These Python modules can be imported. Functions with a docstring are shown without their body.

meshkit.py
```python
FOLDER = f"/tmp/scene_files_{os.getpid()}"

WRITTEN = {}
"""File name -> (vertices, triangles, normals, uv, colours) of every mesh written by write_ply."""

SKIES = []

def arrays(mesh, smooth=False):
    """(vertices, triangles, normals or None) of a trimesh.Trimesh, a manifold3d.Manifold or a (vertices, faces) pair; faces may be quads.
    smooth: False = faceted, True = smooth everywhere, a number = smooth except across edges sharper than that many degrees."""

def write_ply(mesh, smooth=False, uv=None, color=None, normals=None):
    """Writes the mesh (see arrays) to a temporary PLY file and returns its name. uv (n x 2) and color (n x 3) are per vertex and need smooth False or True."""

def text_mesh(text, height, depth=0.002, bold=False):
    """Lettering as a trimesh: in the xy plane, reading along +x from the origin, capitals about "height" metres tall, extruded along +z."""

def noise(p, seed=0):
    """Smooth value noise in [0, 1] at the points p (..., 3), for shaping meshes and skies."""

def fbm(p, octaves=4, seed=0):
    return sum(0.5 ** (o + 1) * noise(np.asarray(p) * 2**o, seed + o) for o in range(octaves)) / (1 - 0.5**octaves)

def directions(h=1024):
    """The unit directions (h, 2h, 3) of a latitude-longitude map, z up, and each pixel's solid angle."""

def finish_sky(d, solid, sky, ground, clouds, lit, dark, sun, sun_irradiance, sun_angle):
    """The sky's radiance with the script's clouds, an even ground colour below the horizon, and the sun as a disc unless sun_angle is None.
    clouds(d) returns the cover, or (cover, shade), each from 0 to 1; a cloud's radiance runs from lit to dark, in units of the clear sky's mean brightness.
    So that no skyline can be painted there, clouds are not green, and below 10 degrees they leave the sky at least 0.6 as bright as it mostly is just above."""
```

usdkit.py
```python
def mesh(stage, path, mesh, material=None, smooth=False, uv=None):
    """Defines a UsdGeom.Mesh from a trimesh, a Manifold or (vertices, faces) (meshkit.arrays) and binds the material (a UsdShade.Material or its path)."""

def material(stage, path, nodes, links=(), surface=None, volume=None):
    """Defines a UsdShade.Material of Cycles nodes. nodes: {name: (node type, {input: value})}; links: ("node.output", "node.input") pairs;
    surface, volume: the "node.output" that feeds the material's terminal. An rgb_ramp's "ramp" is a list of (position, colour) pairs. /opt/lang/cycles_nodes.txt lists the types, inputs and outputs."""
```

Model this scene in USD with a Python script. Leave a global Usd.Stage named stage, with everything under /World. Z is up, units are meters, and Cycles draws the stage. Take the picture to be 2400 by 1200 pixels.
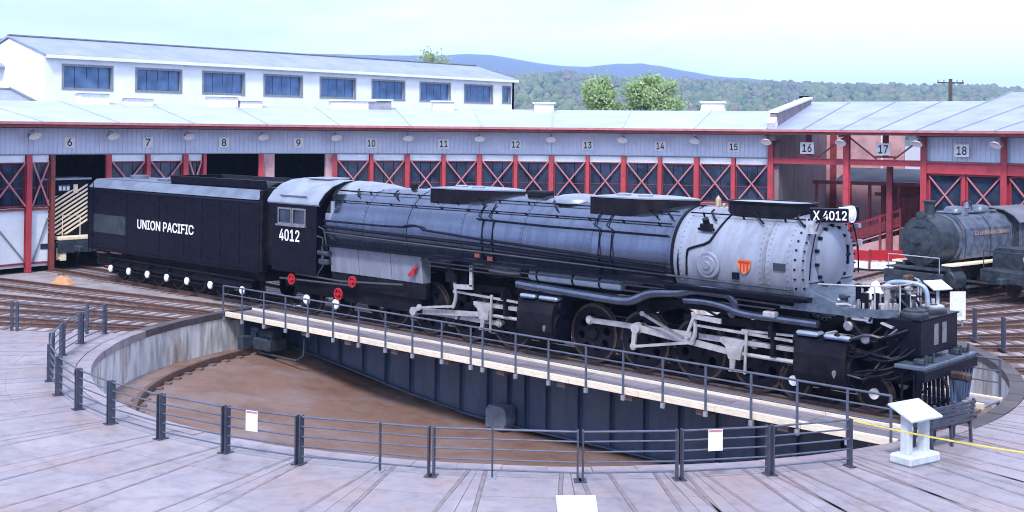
import math, random
import numpy as np
import trimesh, shapely
from shapely.geometry import Polygon, LineString, Point
import usdkit, meshkit
from pxr import Usd, UsdGeom, UsdLux, UsdShade, Gf, Sdf

stage = Usd.Stage.CreateInMemory()
UsdGeom.SetStageUpAxis(stage, UsdGeom.Tokens.z)
UsdGeom.SetStageMetersPerUnit(stage, 1.0)
UsdGeom.Xform.Define(stage, '/World')
UsdGeom.Scope.Define(stage, '/World/Looks')
PI = math.pi
rng = random.Random(7)

# ---------------------------------------------------------------- camera
CAM = (25.174, -28.508, 6.746)
YAW, PITCH, ROLL = -0.7526, -0.0082, -0.0097
FPX, HY = 2843.9, 285.1
cam = UsdGeom.Camera.Define(stage, '/World/camera')
cy, sy = math.cos(YAW), math.sin(YAW)
right = np.array([cy, -sy, 0.0]); fwd = np.array([sy, cy, 0.0]); up = np.array([0, 0, 1.0])
cp, sp = math.cos(PITCH), math.sin(PITCH)
fwd2 = fwd * cp - up * sp; up2 = up * cp + fwd * sp
cr, sr = math.cos(ROLL), math.sin(ROLL)
right3 = right * cr - up2 * sr; up3 = up2 * cr + right * sr
m = Gf.Matrix4d(*right3, 0, *up3, 0, *(-fwd2), 0, *CAM, 1)
cam.AddTransformOp().Set(m)
HA = 36.0
cam.CreateHorizontalApertureAttr(HA)
cam.CreateVerticalApertureAttr(HA / 2)
cam.CreateFocalLengthAttr(HA * FPX / 2400)
cam.CreateVerticalApertureOffsetAttr(-(600 - HY) / 2400 * HA)
cam.CreateClippingRangeAttr(Gf.Vec2f(0.1, 20000))
cam.CreateExposureAttr(1.60)

# ---------------------------------------------------------------- sky and sun
SUN_EL, SUN_AZ = math.radians(52), math.radians(150)      # azimuth = atan2(x, y)
sd = np.array([math.sin(SUN_AZ) * math.cos(SUN_EL), math.cos(SUN_AZ) * math.cos(SUN_EL), math.sin(SUN_EL)])
dome = UsdLux.DomeLight.Define(stage, '/World/sky')
sky_mat = usdkit.material(stage, '/World/Looks/sky', {
    'tc': ('texture_coordinate', {}),
    'map': ('mapping', {'scale': (1.6, 1.6, 6.5), 'location': (2.9, 0.2, 0.4)}),
    'n1': ('noise_texture', {'scale': 1.5, 'detail': 6.0, 'roughness': 0.55, 'distortion': 0.3}),
    'r1': ('rgb_ramp', {'ramp': [(0.0, (0.28, 0.28, 0.28)), (0.38, (0.38, 0.38, 0.38)), (0.56, (0.96, 0.96, 0.96)), (1.0, (1, 1, 1))]}),
    'sk': ('sky_texture', {'sky_type': 'single_scattering', 'sun_disc': False, 'sun_elevation': SUN_EL, 'sun_rotation': SUN_AZ, 'altitude': 200.0, 'air_density': 1.0, 'aerosol_density': 1.5, 'ozone_density': 1.0}),
    'mix': ('mix_color', {'blend_type': 'mix', 'b': (9.8, 11.3, 15.6)}),
    'bg': ('background_shader', {'strength': 0.055})},
    [('tc.generated', 'map.vector'), ('map.vector', 'n1.vector'), ('n1.fac', 'r1.fac'), ('r1.color', 'mix.fac'), ('sk.color', 'mix.a'), ('mix.result', 'bg.color')], surface='bg.background')
UsdShade.MaterialBindingAPI.Apply(dome.GetPrim()).Bind(sky_mat)
dome.GetPrim().SetCustomDataByKey('kind', 'structure')
sun = UsdLux.DistantLight.Define(stage, '/World/sun')
sun.CreateNormalizeAttr(True); sun.CreateIntensityAttr(0.40); sun.CreateAngleAttr(10.0)
sun.CreateColorAttr(Gf.Vec3f(1.0, 0.97, 0.93))
zax = Gf.Vec3d(*sd)
rot = Gf.Rotation(Gf.Vec3d(0, 0, 1), zax)
sun.AddTransformOp().Set(Gf.Matrix4d().SetRotate(rot))

# ---------------------------------------------------------------- geometry kit
class MB:
    """Collects shapes into one mesh."""
    def __init__(self): self.V, self.F, self.n = [], [], 0
    def add(self, V, F):
        V = np.asarray(V, float); F = np.asarray(F, int)
        if F.shape[1] == 4: F = np.vstack([F[:, [0, 1, 2]], F[:, [0, 2, 3]]])
        self.V.append(V); self.F.append(F + self.n); self.n += len(V); return self
    def tm(self, t): return self.add(t.vertices, t.faces)
    def out(self): return np.vstack(self.V), np.vstack(self.F)
    def box(self, c, s, rz=0.0, bev=0.0):
        hx, hy, hz = s[0] / 2, s[1] / 2, s[2] / 2
        if bev > 0:
            b = min(bev, hx * .9, hy * .9, hz * .9); V = []
            for a in (-1, 1):
                for d in (-1, 1):
                    for e in (-1, 1):
                        V += [(a * (hx - b), d * (hy - b), e * hz), (a * (hx - b), d * hy, e * (hz - b)), (a * hx, d * (hy - b), e * (hz - b))]
            t = trimesh.convex.convex_hull(np.array(V)); V, F = np.array(t.vertices), np.array(t.faces)
        else:
            V = np.array([(x, y, z) for x in (-hx, hx) for y in (-hy, hy) for z in (-hz, hz)])
            F = np.array([(0, 1, 3, 2), (4, 6, 7, 5), (0, 4, 5, 1), (2, 3, 7, 6), (0, 2, 6, 4), (1, 5, 7, 3)])
        if rz: V = V @ np.array([[math.cos(rz), math.sin(rz), 0], [-math.sin(rz), math.cos(rz), 0], [0, 0, 1]])
        return self.add(V + np.array(c, float), F)
    def beam(self, p0, p1, w, h, upv=(0, 0, 1)):
        """Bar from p0 to p1, w across (horizontal), h along the up direction."""
        p0, p1 = np.array(p0, float), np.array(p1, float); d = p1 - p0; d = d / np.linalg.norm(d)
        s = np.cross(d, upv)
        if np.linalg.norm(s) < 1e-6: s = np.cross(d, (1, 0, 0))
        s = s / np.linalg.norm(s); u = np.cross(s, d)
        V = [p + a * s * w / 2 + b * u * h / 2 for p in (p0, p1) for a in (-1, 1) for b in (-1, 1)]
        return self.add(V, [(0, 1, 3, 2), (4, 6, 7, 5), (0, 4, 5, 1), (2, 3, 7, 6), (0, 2, 6, 4), (1, 5, 7, 3)])
    def rings(self, R, cap=True):
        R = [np.asarray(r, float) for r in R]; n = len(R[0]); V = np.vstack(R); F = []
        for i in range(len(R) - 1):
            for j in range(n):
                k = (j + 1) % n
                F += [(i * n + j, i * n + k, (i + 1) * n + k), (i * n + j, (i + 1) * n + k, (i + 1) * n + j)]
        if cap:
            V = np.vstack([V, R[0].mean(0), R[-1].mean(0)]); a, b = len(V) - 2, len(V) - 1; o = (len(R) - 1) * n
            for j in range(n):
                k = (j + 1) % n
                F += [(a, k, j), (b, o + j, o + k)]
        t = trimesh.Trimesh(V, np.array(F), process=False)
        if cap and t.volume < 0: F = [f[::-1] for f in F]
        return self.add(V, F)
    def cyl(self, p0, p1, r0, r1=None, n=14, cap=True):
        p0, p1 = np.array(p0, float), np.array(p1, float); r1 = r0 if r1 is None else r1
        d = (p1 - p0) / np.linalg.norm(p1 - p0); a = np.cross(d, (0, 0, 1) if abs(d[2]) < .9 else (1, 0, 0)); a /= np.linalg.norm(a); b = np.cross(d, a)
        t = np.arange(n) * 2 * PI / n; c = np.cos(t)[:, None] * a + np.sin(t)[:, None] * b
        return self.rings([p0 + r0 * c, p1 + r1 * c], cap)
    def lathe(self, p0, axis, prof, n=20):
        """prof: (distance along axis, radius) pairs."""
        p0 = np.array(p0, float); d = np.array(axis, float); d /= np.linalg.norm(d)
        a = np.cross(d, (0, 0, 1) if abs(d[2]) < .9 else (1, 0, 0)); a /= np.linalg.norm(a); b = np.cross(d, a)
        t = np.arange(n) * 2 * PI / n; c = np.cos(t)[:, None] * a + np.sin(t)[:, None] * b
        return self.rings([p0 + d * q + max(r, 1e-4) * c for q, r in prof])
    def tube(self, pts, r, n=8, smooth=0):
        P = np.array(pts, float)
        if smooth:
            for _ in range(smooth):
                Q = [P[0]]
                for i in range(len(P) - 1): Q += [P[i] * .75 + P[i + 1] * .25, P[i] * .25 + P[i + 1] * .75]
                P = np.array(Q + [P[-1]])
        T = np.gradient(P, axis=0); T /= np.linalg.norm(T, axis=1)[:, None]
        a = np.cross(T[0], (0, 0, 1) if abs(T[0][2]) < .9 else (1, 0, 0)); R = []; t = np.arange(n) * 2 * PI / n
        for p, q in zip(P, T):
            a = a - q * (a @ q); a /= np.linalg.norm(a); b = np.cross(q, a)
            R.append(p + r * (np.cos(t)[:, None] * a + np.sin(t)[:, None] * b))
        return self.rings(R)
    def prism(self, poly, plane, a, b):
        """poly in the plane 'xy', 'xz' or 'yz', extruded from a to b along the third axis."""
        P = poly if isinstance(poly, Polygon) else Polygon(poly)
        if not P.is_valid: P = P.buffer(0)
        for g in getattr(P, 'geoms', [P]):
            t = trimesh.creation.extrude_polygon(g, b - a, engine='earcut'); v = np.array(t.vertices); v[:, 2] += a; f = np.array(t.faces)
            if plane == 'xz': v = v[:, [0, 2, 1]]; f = f[:, ::-1]
            elif plane == 'yz': v = v[:, [2, 0, 1]]
            self.add(v, f)
        return self
    def sphere(self, c, r, sub=2, sc=(1, 1, 1)):
        t = trimesh.creation.icosphere(subdivisions=sub, radius=1.0); return self.add(t.vertices * np.array(sc) * r + np.array(c, float), t.faces)
    def xf(self, M3, t=(0, 0, 0)):
        self.V = [v @ np.asarray(M3, float).T + np.array(t, float) for v in self.V]; return self
    def move(self, t): self.V = [v + np.array(t, float) for v in self.V]; return self

def rotz(a): return np.array([[math.cos(a), -math.sin(a), 0], [math.sin(a), math.cos(a), 0], [0, 0, 1]])
def rotx(a): return np.array([[1, 0, 0], [0, math.cos(a), -math.sin(a)], [0, math.sin(a), math.cos(a)]])
def roty(a): return np.array([[math.cos(a), 0, math.sin(a)], [0, 1, 0], [-math.sin(a), 0, math.cos(a)]])
def pol(r, deg, z=0.0): return np.array([r * math.cos(math.radians(deg)), r * math.sin(math.radians(deg)), z])
def text(s, width, height, depth=0.01, bold=True):
    """Lettering standing upright: reads along +x, faces -y, lower left corner at the origin."""
    t = meshkit.text_mesh(s, height, depth, bold); v = np.array(t.vertices)
    v -= v.min(0); v[:, 0] *= width / v[:, 0].max(); v[:, 1] *= height / v[:, 1].max(); b = MB()
    t = trimesh.Trimesh(np.stack([v[:, 0], -v[:, 2], v[:, 1]], 1), t.faces, process=False); t.merge_vertices()
    for c in sorted(t.split(only_watertight=False), key=lambda c: c.vertices[:, 0].min()): b.tm(c)
    return b

# ---------------------------------------------------------------- prim kit
used = {}
def numbered(parent, name):
    k = used.get((parent, name), 0); used[(parent, name)] = k + 1
    return name if k == 0 else f'{name}_{k:03d}'
JOINED = set()
SINGULAR = {'lettering': 'letter', 'number': 'digit', 'digits': 'digit', 'cab_pipes': 'cab_pipe', 'hand_rail_brackets': 'hand_rail_bracket', 'door_clamps': 'door_clamp', 'walls': 'wall'}
class Node:
    def __init__(s, path, loc, M=None): s.path, s.loc, s.M = path, np.array(loc, float), M
    @property
    def prim(s): return stage.GetPrimAtPath(s.path)
def tag(prim, label=None, cat=None, group=None, kind=None):
    for k, v in (('label', label), ('category', cat), ('group', group), ('kind', kind)):
        if v: prim.SetCustomDataByKey(k, v)
def thing(name, label, cat, loc=(0, 0, 0), rz=0.0, group=None, kind=None):
    """An Xform at the thing's base; geometry handed to part() for it is in world space unless local=True."""
    path = '/World/' + numbered('/World', name)
    x = UsdGeom.Xform.Define(stage, path); x.AddTranslateOp().Set(Gf.Vec3d(*map(float, loc)))
    if rz: x.AddRotateZOp().Set(math.degrees(rz))
    tag(x.GetPrim(), label, cat, group, kind); return Node(path, loc)
def part(parent, name, mb, mat, smooth=None, label=None, local=False, kind=None):
    """A mesh under a thing, a part, or (parent None) /World."""
    if isinstance(mb, MB) and parent is not None and kind != 'stuff' and 1 < len(mb.V) < 60 and name not in JOINED:
        lo = np.array([v.min(0) for v in mb.V]) - .012; hi = np.array([v.max(0) for v in mb.V]) + .012; left = list(range(len(mb.V))); groups = []
        while left:                                     # shapes that do not touch become parts of their own
            g_, todo = [], [left.pop(0)]
            while todo:
                i = todo.pop(); g_.append(i); near = [j for j in left if (lo[i] <= hi[j]).all() and (lo[j] <= hi[i]).all()]
                for j in near: left.remove(j); todo.append(j)
            groups.append(sorted(g_))
        if len(groups) > 1:
            nm_ = SINGULAR.get(name, name); first = None
            for g_ in groups:
                one = MB()
                for i in g_: one.add(mb.V[i], np.array(mb.F[i]) - sum(len(v) for v in mb.V[:i]))
                o = part(parent, nm_, one, mat, smooth, label, local); first = first or o
            return first
    pp = parent.path if parent else '/World'
    V, F = mb.out() if isinstance(mb, MB) else mb
    loc = parent.loc if parent is not None else np.zeros(3)
    if not local: V = V - loc
    path = pp + '/' + numbered(pp, name)
    usdkit.mesh(stage, path, (V, F), mat, smooth=smooth if smooth is not None else False)
    prim = stage.GetPrimAtPath(path)
    tag(prim, label, kind=kind)
    return Node(path, np.zeros(3) if local else loc)
def copy_of(src, name, loc, rz, label=None, group=None):
    path = '/World/' + numbered('/World', name); cd = src.prim.GetCustomData()
    x = UsdGeom.Xform.Define(stage, path)
    x.GetPrim().GetReferences().AddInternalReference(src.path)
    ops = x.GetOrderedXformOps()
    x.ClearXformOpOrder()
    x.AddTranslateOp().Set(Gf.Vec3d(*map(float, loc))); x.AddRotateZOp().Set(math.degrees(rz))
    x.GetPrim().SetInstanceable(True)
    tag(x.GetPrim(), label or cd.get('label'), cd.get('category'), group or cd.get('group')); return Node(path, loc)

# ---------------------------------------------------------------- materials
def mat(name, col, rough=0.6, metal=0.0, col2=None, scale=3.0, lo=0.42, hi=0.62, dirt=None, dscale=1.2, damt=0.5, bump=0.0, bscale=40.0, spec=0.5, stretch=(1, 1, 1), vary=0.0, coat=0.0, rvar=0.12):
    """Painted or raw surface: two tones mixed by noise, patches of dirt, roughness that varies, fine relief; vary shifts the tone per object."""
    N = {'geo': ('geometry', {}), 'map': ('mapping', {'scale': stretch}),
         'n': ('noise_texture', {'scale': scale, 'detail': 6.0, 'roughness': 0.6}),
         'r': ('rgb_ramp', {'ramp': [(lo, (0, 0, 0)), (hi, (1, 1, 1))]}),
         'mx': ('mix_color', {'a': col, 'b': col2 or tuple(c * 0.8 for c in col)}),
         'p': ('principled_bsdf', {'metallic': metal, 'specular_ior_level': spec, 'coat_weight': coat, 'coat_roughness': 0.12}),
         'rr': ('map_range', {'from_min': 0.3, 'from_max': 0.7, 'to_min': max(rough - rvar, 0.03), 'to_max': min(rough + rvar, 1.0)})}
    L = [('geo.position', 'map.vector'), ('map.vector', 'n.vector'), ('n.fac', 'r.fac'), ('r.color', 'mx.fac'), ('n.fac', 'rr.value'), ('rr.result', 'p.roughness')]
    last = 'mx.result'
    if dirt is not None:
        N['dn'] = ('noise_texture', {'scale': dscale, 'detail': 8.0, 'roughness': 0.65}); N['dr'] = ('rgb_ramp', {'ramp': [(0.48, (0, 0, 0)), (0.72, (damt,) * 3)]}); N['dm'] = ('mix_color', {'b': dirt})
        L += [('map.vector', 'dn.vector'), ('dn.fac', 'dr.fac'), ('dr.color', 'dm.fac'), (last, 'dm.a')]; last = 'dm.result'
    if vary:
        N['oi'] = ('object_info', {}); N['vr'] = ('map_range', {'from_min': 0.0, 'from_max': 1.0, 'to_min': 1 - vary, 'to_max': 1 + vary}); N['hv'] = ('hsv', {})
        L += [('oi.random', 'vr.value'), ('vr.result', 'hv.value'), (last, 'hv.color')]; last = 'hv.color'
    L.append((last, 'p.base_color'))
    if bump:
        N['bn'] = ('noise_texture', {'scale': bscale, 'detail': 4.0}); N['b'] = ('bump', {'strength': bump, 'distance': 0.01})
        L += [('geo.position', 'bn.vector'), ('bn.fac', 'b.height'), ('b.normal', 'p.normal')]
    return usdkit.material(stage, '/World/Looks/' + name, N, L, surface='p.BSDF')

M = {}
M['black'] = mat('black_paint', (0.0035, 0.004, 0.011), 0.36, col2=(0.005, 0.005, 0.012), dirt=(0.016, 0.013, 0.02), damt=0.3, spec=0.12)
M['black_gloss'] = mat('black_gloss_paint', (0.140, 0.165, 0.235), 0.20, col2=(0.112, 0.135, 0.20), metal=0.9, scale=1.4, dirt=(0.075, 0.085, 0.115), damt=0.5, dscale=0.8, stretch=(2.2, 1, 0.45), rvar=0.08, spec=0.4, bump=0.05, bscale=3.0)
M['black_matt'] = mat('black_matt_metal', (0.004, 0.004, 0.010), 0.55, col2=(0.009, 0.008, 0.013), dirt=(0.03, 0.022, 0.022), damt=0.4, bump=0.15, spec=0.12)
M['graphite'] = mat('graphite_paint', (0.25, 0.275, 0.35), 0.42, col2=(0.20, 0.225, 0.29), scale=1.5, dirt=(0.12, 0.125, 0.15), damt=0.6, dscale=1.6, stretch=(2.0, 1, 0.5), rvar=0.08, metal=0.25)
M['cabroof'] = mat('cab_roof_sky_tone', (0.26, 0.285, 0.35), 0.32, col2=(0.19, 0.215, 0.27), scale=1.4, rvar=0.08, metal=0.3, dirt=(0.18, 0.2, 0.25), damt=0.4)  # sky reflected by roof and dome tops put into the pale tone
M['silver'] = mat('bright_rod_paint', (0.44, 0.43, 0.46), 0.40, col2=(0.30, 0.29, 0.32), scale=5, dirt=(0.16, 0.13, 0.12), damt=0.5, metal=0.3)
M['steel'] = mat('worn_steel', (0.24, 0.25, 0.29), 0.4, col2=(0.16, 0.16, 0.18), metal=0.5, scale=6)
M['paleblue'] = mat('pale_steel_sheet', (0.30, 0.36, 0.46), 0.35, col2=(0.22, 0.27, 0.36), scale=4, metal=0.3)
M['white'] = mat('white_paint', (0.74, 0.74, 0.75), 0.5, col2=(0.64, 0.64, 0.66), scale=6)
M['redpaint'] = mat('red_lamp_paint', (0.42, 0.012, 0.022), 0.45, col2=(0.30, 0.012, 0.02), scale=8)
M['redsteel'] = mat('red_steel_paint', (0.40, 0.042, 0.062), 0.5, col2=(0.32, 0.035, 0.05), scale=2.0, dirt=(0.12, 0.03, 0.03), damt=0.4, vary=0.10)
M['redbrace'] = mat('pink_red_brace_paint', (0.46, 0.17, 0.19), 0.5, col2=(0.38, 0.12, 0.14), scale=3)
M['redrust'] = mat('rust_red_steel', (0.22, 0.045, 0.04), 0.6, col2=(0.15, 0.035, 0.035), scale=3, vary=0.08)
M['darkred'] = mat('dark_red_board', (0.20, 0.024, 0.040), 0.6, col2=(0.14, 0.018, 0.03), scale=3, vary=0.15)
M['orange'] = mat('orange_shield', (0.55, 0.16, 0.03), 0.5)
M['tyre'] = mat('worn_tyre_steel', (0.035, 0.024, 0.024), 0.5, col2=(0.06, 0.036, 0.032), scale=6, metal=0.3)
M['darkpipe'] = mat('dark_pipe', (0.03, 0.034, 0.05), 0.4, col2=(0.05, 0.05, 0.065), scale=5)
M['slatefront'] = mat('front_deck_slate', (0.075, 0.10, 0.145), 0.4, col2=(0.045, 0.06, 0.095), scale=5, dirt=(0.03, 0.035, 0.05), damt=0.5, dscale=3)
M['rust'] = mat('rusty_rail', (0.10, 0.058, 0.05), 0.55, col2=(0.16, 0.085, 0.065), scale=6, metal=0.3)
M['flushrail'] = mat('flush_rail_steel', (0.225, 0.185, 0.20), 0.42, col2=(0.17, 0.13, 0.14), scale=4, metal=0.2)
M['railtop'] = mat('worn_rail_steel', (0.16, 0.12, 0.12), 0.4, col2=(0.11, 0.07, 0.065), scale=8, metal=0.4)
M['cream'] = mat('cream_timber', (0.66, 0.58, 0.47), 0.65, col2=(0.52, 0.44, 0.36), scale=7, stretch=(0.6, 5, 5), vary=0.10)
M['plank'] = mat('grey_plank', (0.20, 0.18, 0.22), 0.7, col2=(0.14, 0.125, 0.15), scale=6, stretch=(0.5, 6, 6), vary=0.18)
M['tie'] = mat('deck_timber', (0.10, 0.072, 0.078), 0.75, col2=(0.15, 0.11, 0.11), scale=6, stretch=(5, 0.7, 5), vary=0.22)
M['girder'] = mat('blue_black_girder', (0.026, 0.048, 0.098), 0.36, col2=(0.042, 0.068, 0.125), scale=1.3, dirt=(0.05, 0.045, 0.05), damt=0.4, stretch=(1, 1, 0.4))
M['railing'] = mat('dark_railing_paint', (0.030, 0.036, 0.060), 0.45, col2=(0.045, 0.05, 0.075), scale=5)
M['grail'] = mat('grey_blue_handrail', (0.075, 0.090, 0.140), 0.45, col2=(0.055, 0.065, 0.10), scale=5)
M['galv'] = mat('galvanised_bracket', (0.30, 0.31, 0.36), 0.5, col2=(0.22, 0.22, 0.26), metal=0.3)
M['concrete'] = mat('apron_concrete', (0.385, 0.345, 0.39), 0.40, col2=(0.30, 0.28, 0.345), scale=0.6, lo=0.40, hi=0.60, dirt=(0.35, 0.265, 0.245), dscale=0.4, damt=0.85, bump=0.2, bscale=60, vary=0.07, rvar=0.2)
M['pitwall'] = mat('weathered_pit_wall', (0.62, 0.62, 0.63), 0.8, col2=(0.36, 0.38, 0.42), scale=2.2, lo=0.40, hi=0.62, dirt=(0.27, 0.17, 0.10), dscale=1.1, damt=0.95, stretch=(1.6, 1.6, 0.30), bump=0.35, bscale=20, vary=0.06)
M['pitfloor'] = mat('pit_floor_earth', (0.205, 0.125, 0.098), 0.45, col2=(0.130, 0.072, 0.055), scale=1.1, lo=0.36, hi=0.64, dirt=(0.225, 0.18, 0.19), dscale=0.4, damt=0.85, bump=0.6, bscale=14, rvar=0.25)
M['curb'] = mat('rim_timber', (0.050, 0.044, 0.055), 0.7, col2=(0.085, 0.062, 0.062), scale=4, vary=0.25)
M['ballast'] = mat('yard_cinder', (0.29, 0.275, 0.31), 0.75, col2=(0.19, 0.165, 0.185), scale=0.8, lo=0.38, hi=0.62, dirt=(0.30, 0.24, 0.23), dscale=2.2, damt=0.7, bump=0.6, bscale=9)
M['roofwhite'] = mat('white_roof_sheet', (0.34, 0.385, 0.455), 0.45, col2=(0.30, 0.345, 0.42), scale=0.5, dirt=(0.35, 0.39, 0.46), dscale=0.8, damt=0.2, vary=0.05)
M['roofblue'] = mat('blue_grey_roof_sheet', (0.25, 0.285, 0.385), 0.45, col2=(0.215, 0.25, 0.345), scale=0.5, dirt=(0.22, 0.25, 0.33), dscale=0.8, damt=0.35, vary=0.05)
M['fascia'] = mat('pale_blue_fascia', (0.55, 0.61, 0.75), 0.5, col2=(0.49, 0.55, 0.70), scale=1.0, dirt=(0.40, 0.44, 0.55), damt=0.4, vary=0.04)
M['panelwhite'] = mat('white_infill_panel', (0.70, 0.74, 0.82), 0.55, col2=(0.62, 0.66, 0.74), scale=1.2, vary=0.05)
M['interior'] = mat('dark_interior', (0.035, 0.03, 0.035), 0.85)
M['pinkbrick'] = mat('pink_brick_wall', (0.50, 0.31, 0.335), 0.8, col2=(0.42, 0.24, 0.27), scale=1.2, dirt=(0.26, 0.15, 0.17), damt=0.5, bump=0.3, bscale=30)
M['greywall'] = mat('grey_mauve_wall', (0.20, 0.16, 0.185), 0.75, col2=(0.16, 0.125, 0.145), scale=1.2, stretch=(1, 1, .4))
M['shopwhite'] = mat('white_render', (0.76, 0.77, 0.76), 0.7, col2=(0.70, 0.72, 0.72), scale=0.6, dirt=(0.60, 0.62, 0.63), damt=0.35)
M['shoproof'] = mat('shop_roof_sheet', (0.24, 0.27, 0.38), 0.5, col2=(0.20, 0.235, 0.34), scale=0.4, dirt=(0.16, 0.19, 0.28), damt=0.4)
M['skylit_top'] = mat('tender_top_sky_tone', (0.11, 0.14, 0.20), 0.42, col2=(0.08, 0.105, 0.155), scale=1.5)  # skylight on the tender top put into a paler base colour
M['trimgrey'] = mat('grey_trim', (0.20, 0.22, 0.24), 0.5)
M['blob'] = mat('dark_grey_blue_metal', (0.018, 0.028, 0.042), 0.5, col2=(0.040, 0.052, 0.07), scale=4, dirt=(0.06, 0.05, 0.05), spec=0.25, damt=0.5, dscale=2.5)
M['tank'] = mat('slate_tank_paint', (0.050, 0.072, 0.115), 0.45, col2=(0.11, 0.135, 0.19), scale=3.5, dirt=(0.13, 0.11, 0.11), damt=0.6, dscale=2.5)
M['gold'] = mat('faded_gold_paint', (0.42, 0.27, 0.22), 0.5)
M['stripe'] = mat('cream_stripe', (0.80, 0.68, 0.50), 0.5, col2=(0.7, 0.57, 0.4), scale=8)
M['paper'] = mat('white_notice', (0.62, 0.62, 0.58), 0.5, col2=(0.55, 0.55, 0.52), scale=7)
M['paperyellow'] = mat('cream_panel_face', (0.62, 0.59, 0.36), 0.4, col2=(0.56, 0.53, 0.31), scale=6)
M['palegrey'] = mat('pale_pedestal', (0.46, 0.50, 0.53), 0.6, col2=(0.38, 0.42, 0.45), scale=5)
M['yellow'] = mat('yellow_chain', (0.62, 0.50, 0.10), 0.5)
M['sign_dark'] = mat('dark_sign_ink', (0.02, 0.025, 0.04), 0.5)
M['bark'] = mat('tree_bark', (0.07, 0.055, 0.045), 0.9, bump=0.5)
M['brass'] = mat('brass_whistle', (0.55, 0.40, 0.26), 0.35, metal=0.6)
M['hill'] = mat('hill_cover', (0.030, 0.045, 0.035), 0.9, col2=(0.05, 0.05, 0.045), scale=0.01, lo=0.4, hi=0.6, dirt=(0.03, 0.05, 0.04), dscale=0.03)
M['orangestuff'] = mat('orange_cover', (0.62, 0.28, 0.12), 0.6, col2=(0.55, 0.35, 0.22), scale=8)

def glass_mat(name, tint, rough=0.06, col=(0.02, 0.03, 0.05), vs=0.6):
    """A window pane: dark room and patchy reflections painted into one glossy base colour."""
    return usdkit.material(stage, '/World/Looks/' + name, {
        'geo': ('geometry', {}), 'n': ('noise_texture', {'scale': vs, 'detail': 3.0}), 'r': ('rgb_ramp', {'ramp': [(0.35, col), (0.65, tint)]}),
        'p': ('principled_bsdf', {'roughness': rough, 'specular_ior_level': 0.6})},
        [('geo.position', 'n.vector'), ('n.fac', 'r.fac'), ('r.color', 'p.base_color')], surface='p.BSDF')
M['glass'] = glass_mat('dark_window_glass', (0.035, 0.05, 0.09), 0.10, (0.012, 0.018, 0.035), 1.2)
M['shopglass'] = glass_mat('blue_shop_glass', (0.09, 0.17, 0.32), 0.08, (0.04, 0.085, 0.18), 0.9)

def leaf_mat(name, c1, c2):
    return usdkit.material(stage, '/World/Looks/' + name, {
        'geo': ('geometry', {}), 'oi': ('object_info', {}), 'n': ('noise_texture', {'scale': 0.8, 'detail': 3.0}), 'r': ('rgb_ramp', {'ramp': [(0.35, c1), (0.65, c2)]}),
        'd': ('diffuse_bsdf', {}), 't': ('translucent_bsdf', {}), 'm': ('mix_closure', {'fac': 0.3})},
        [('geo.position', 'n.vector'), ('n.fac', 'r.fac'), ('r.color', 'd.color'), ('r.color', 't.color'), ('d.BSDF', 'm.closure1'), ('t.BSDF', 'm.closure2')], surface='m.closure')
M['leaf1'] = leaf_mat('fresh_green_leaves', (0.24, 0.36, 0.14), (0.40, 0.50, 0.26))
M['leaf2'] = leaf_mat('pale_green_leaves', (0.26, 0.33, 0.15), (0.38, 0.43, 0.24))

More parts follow.
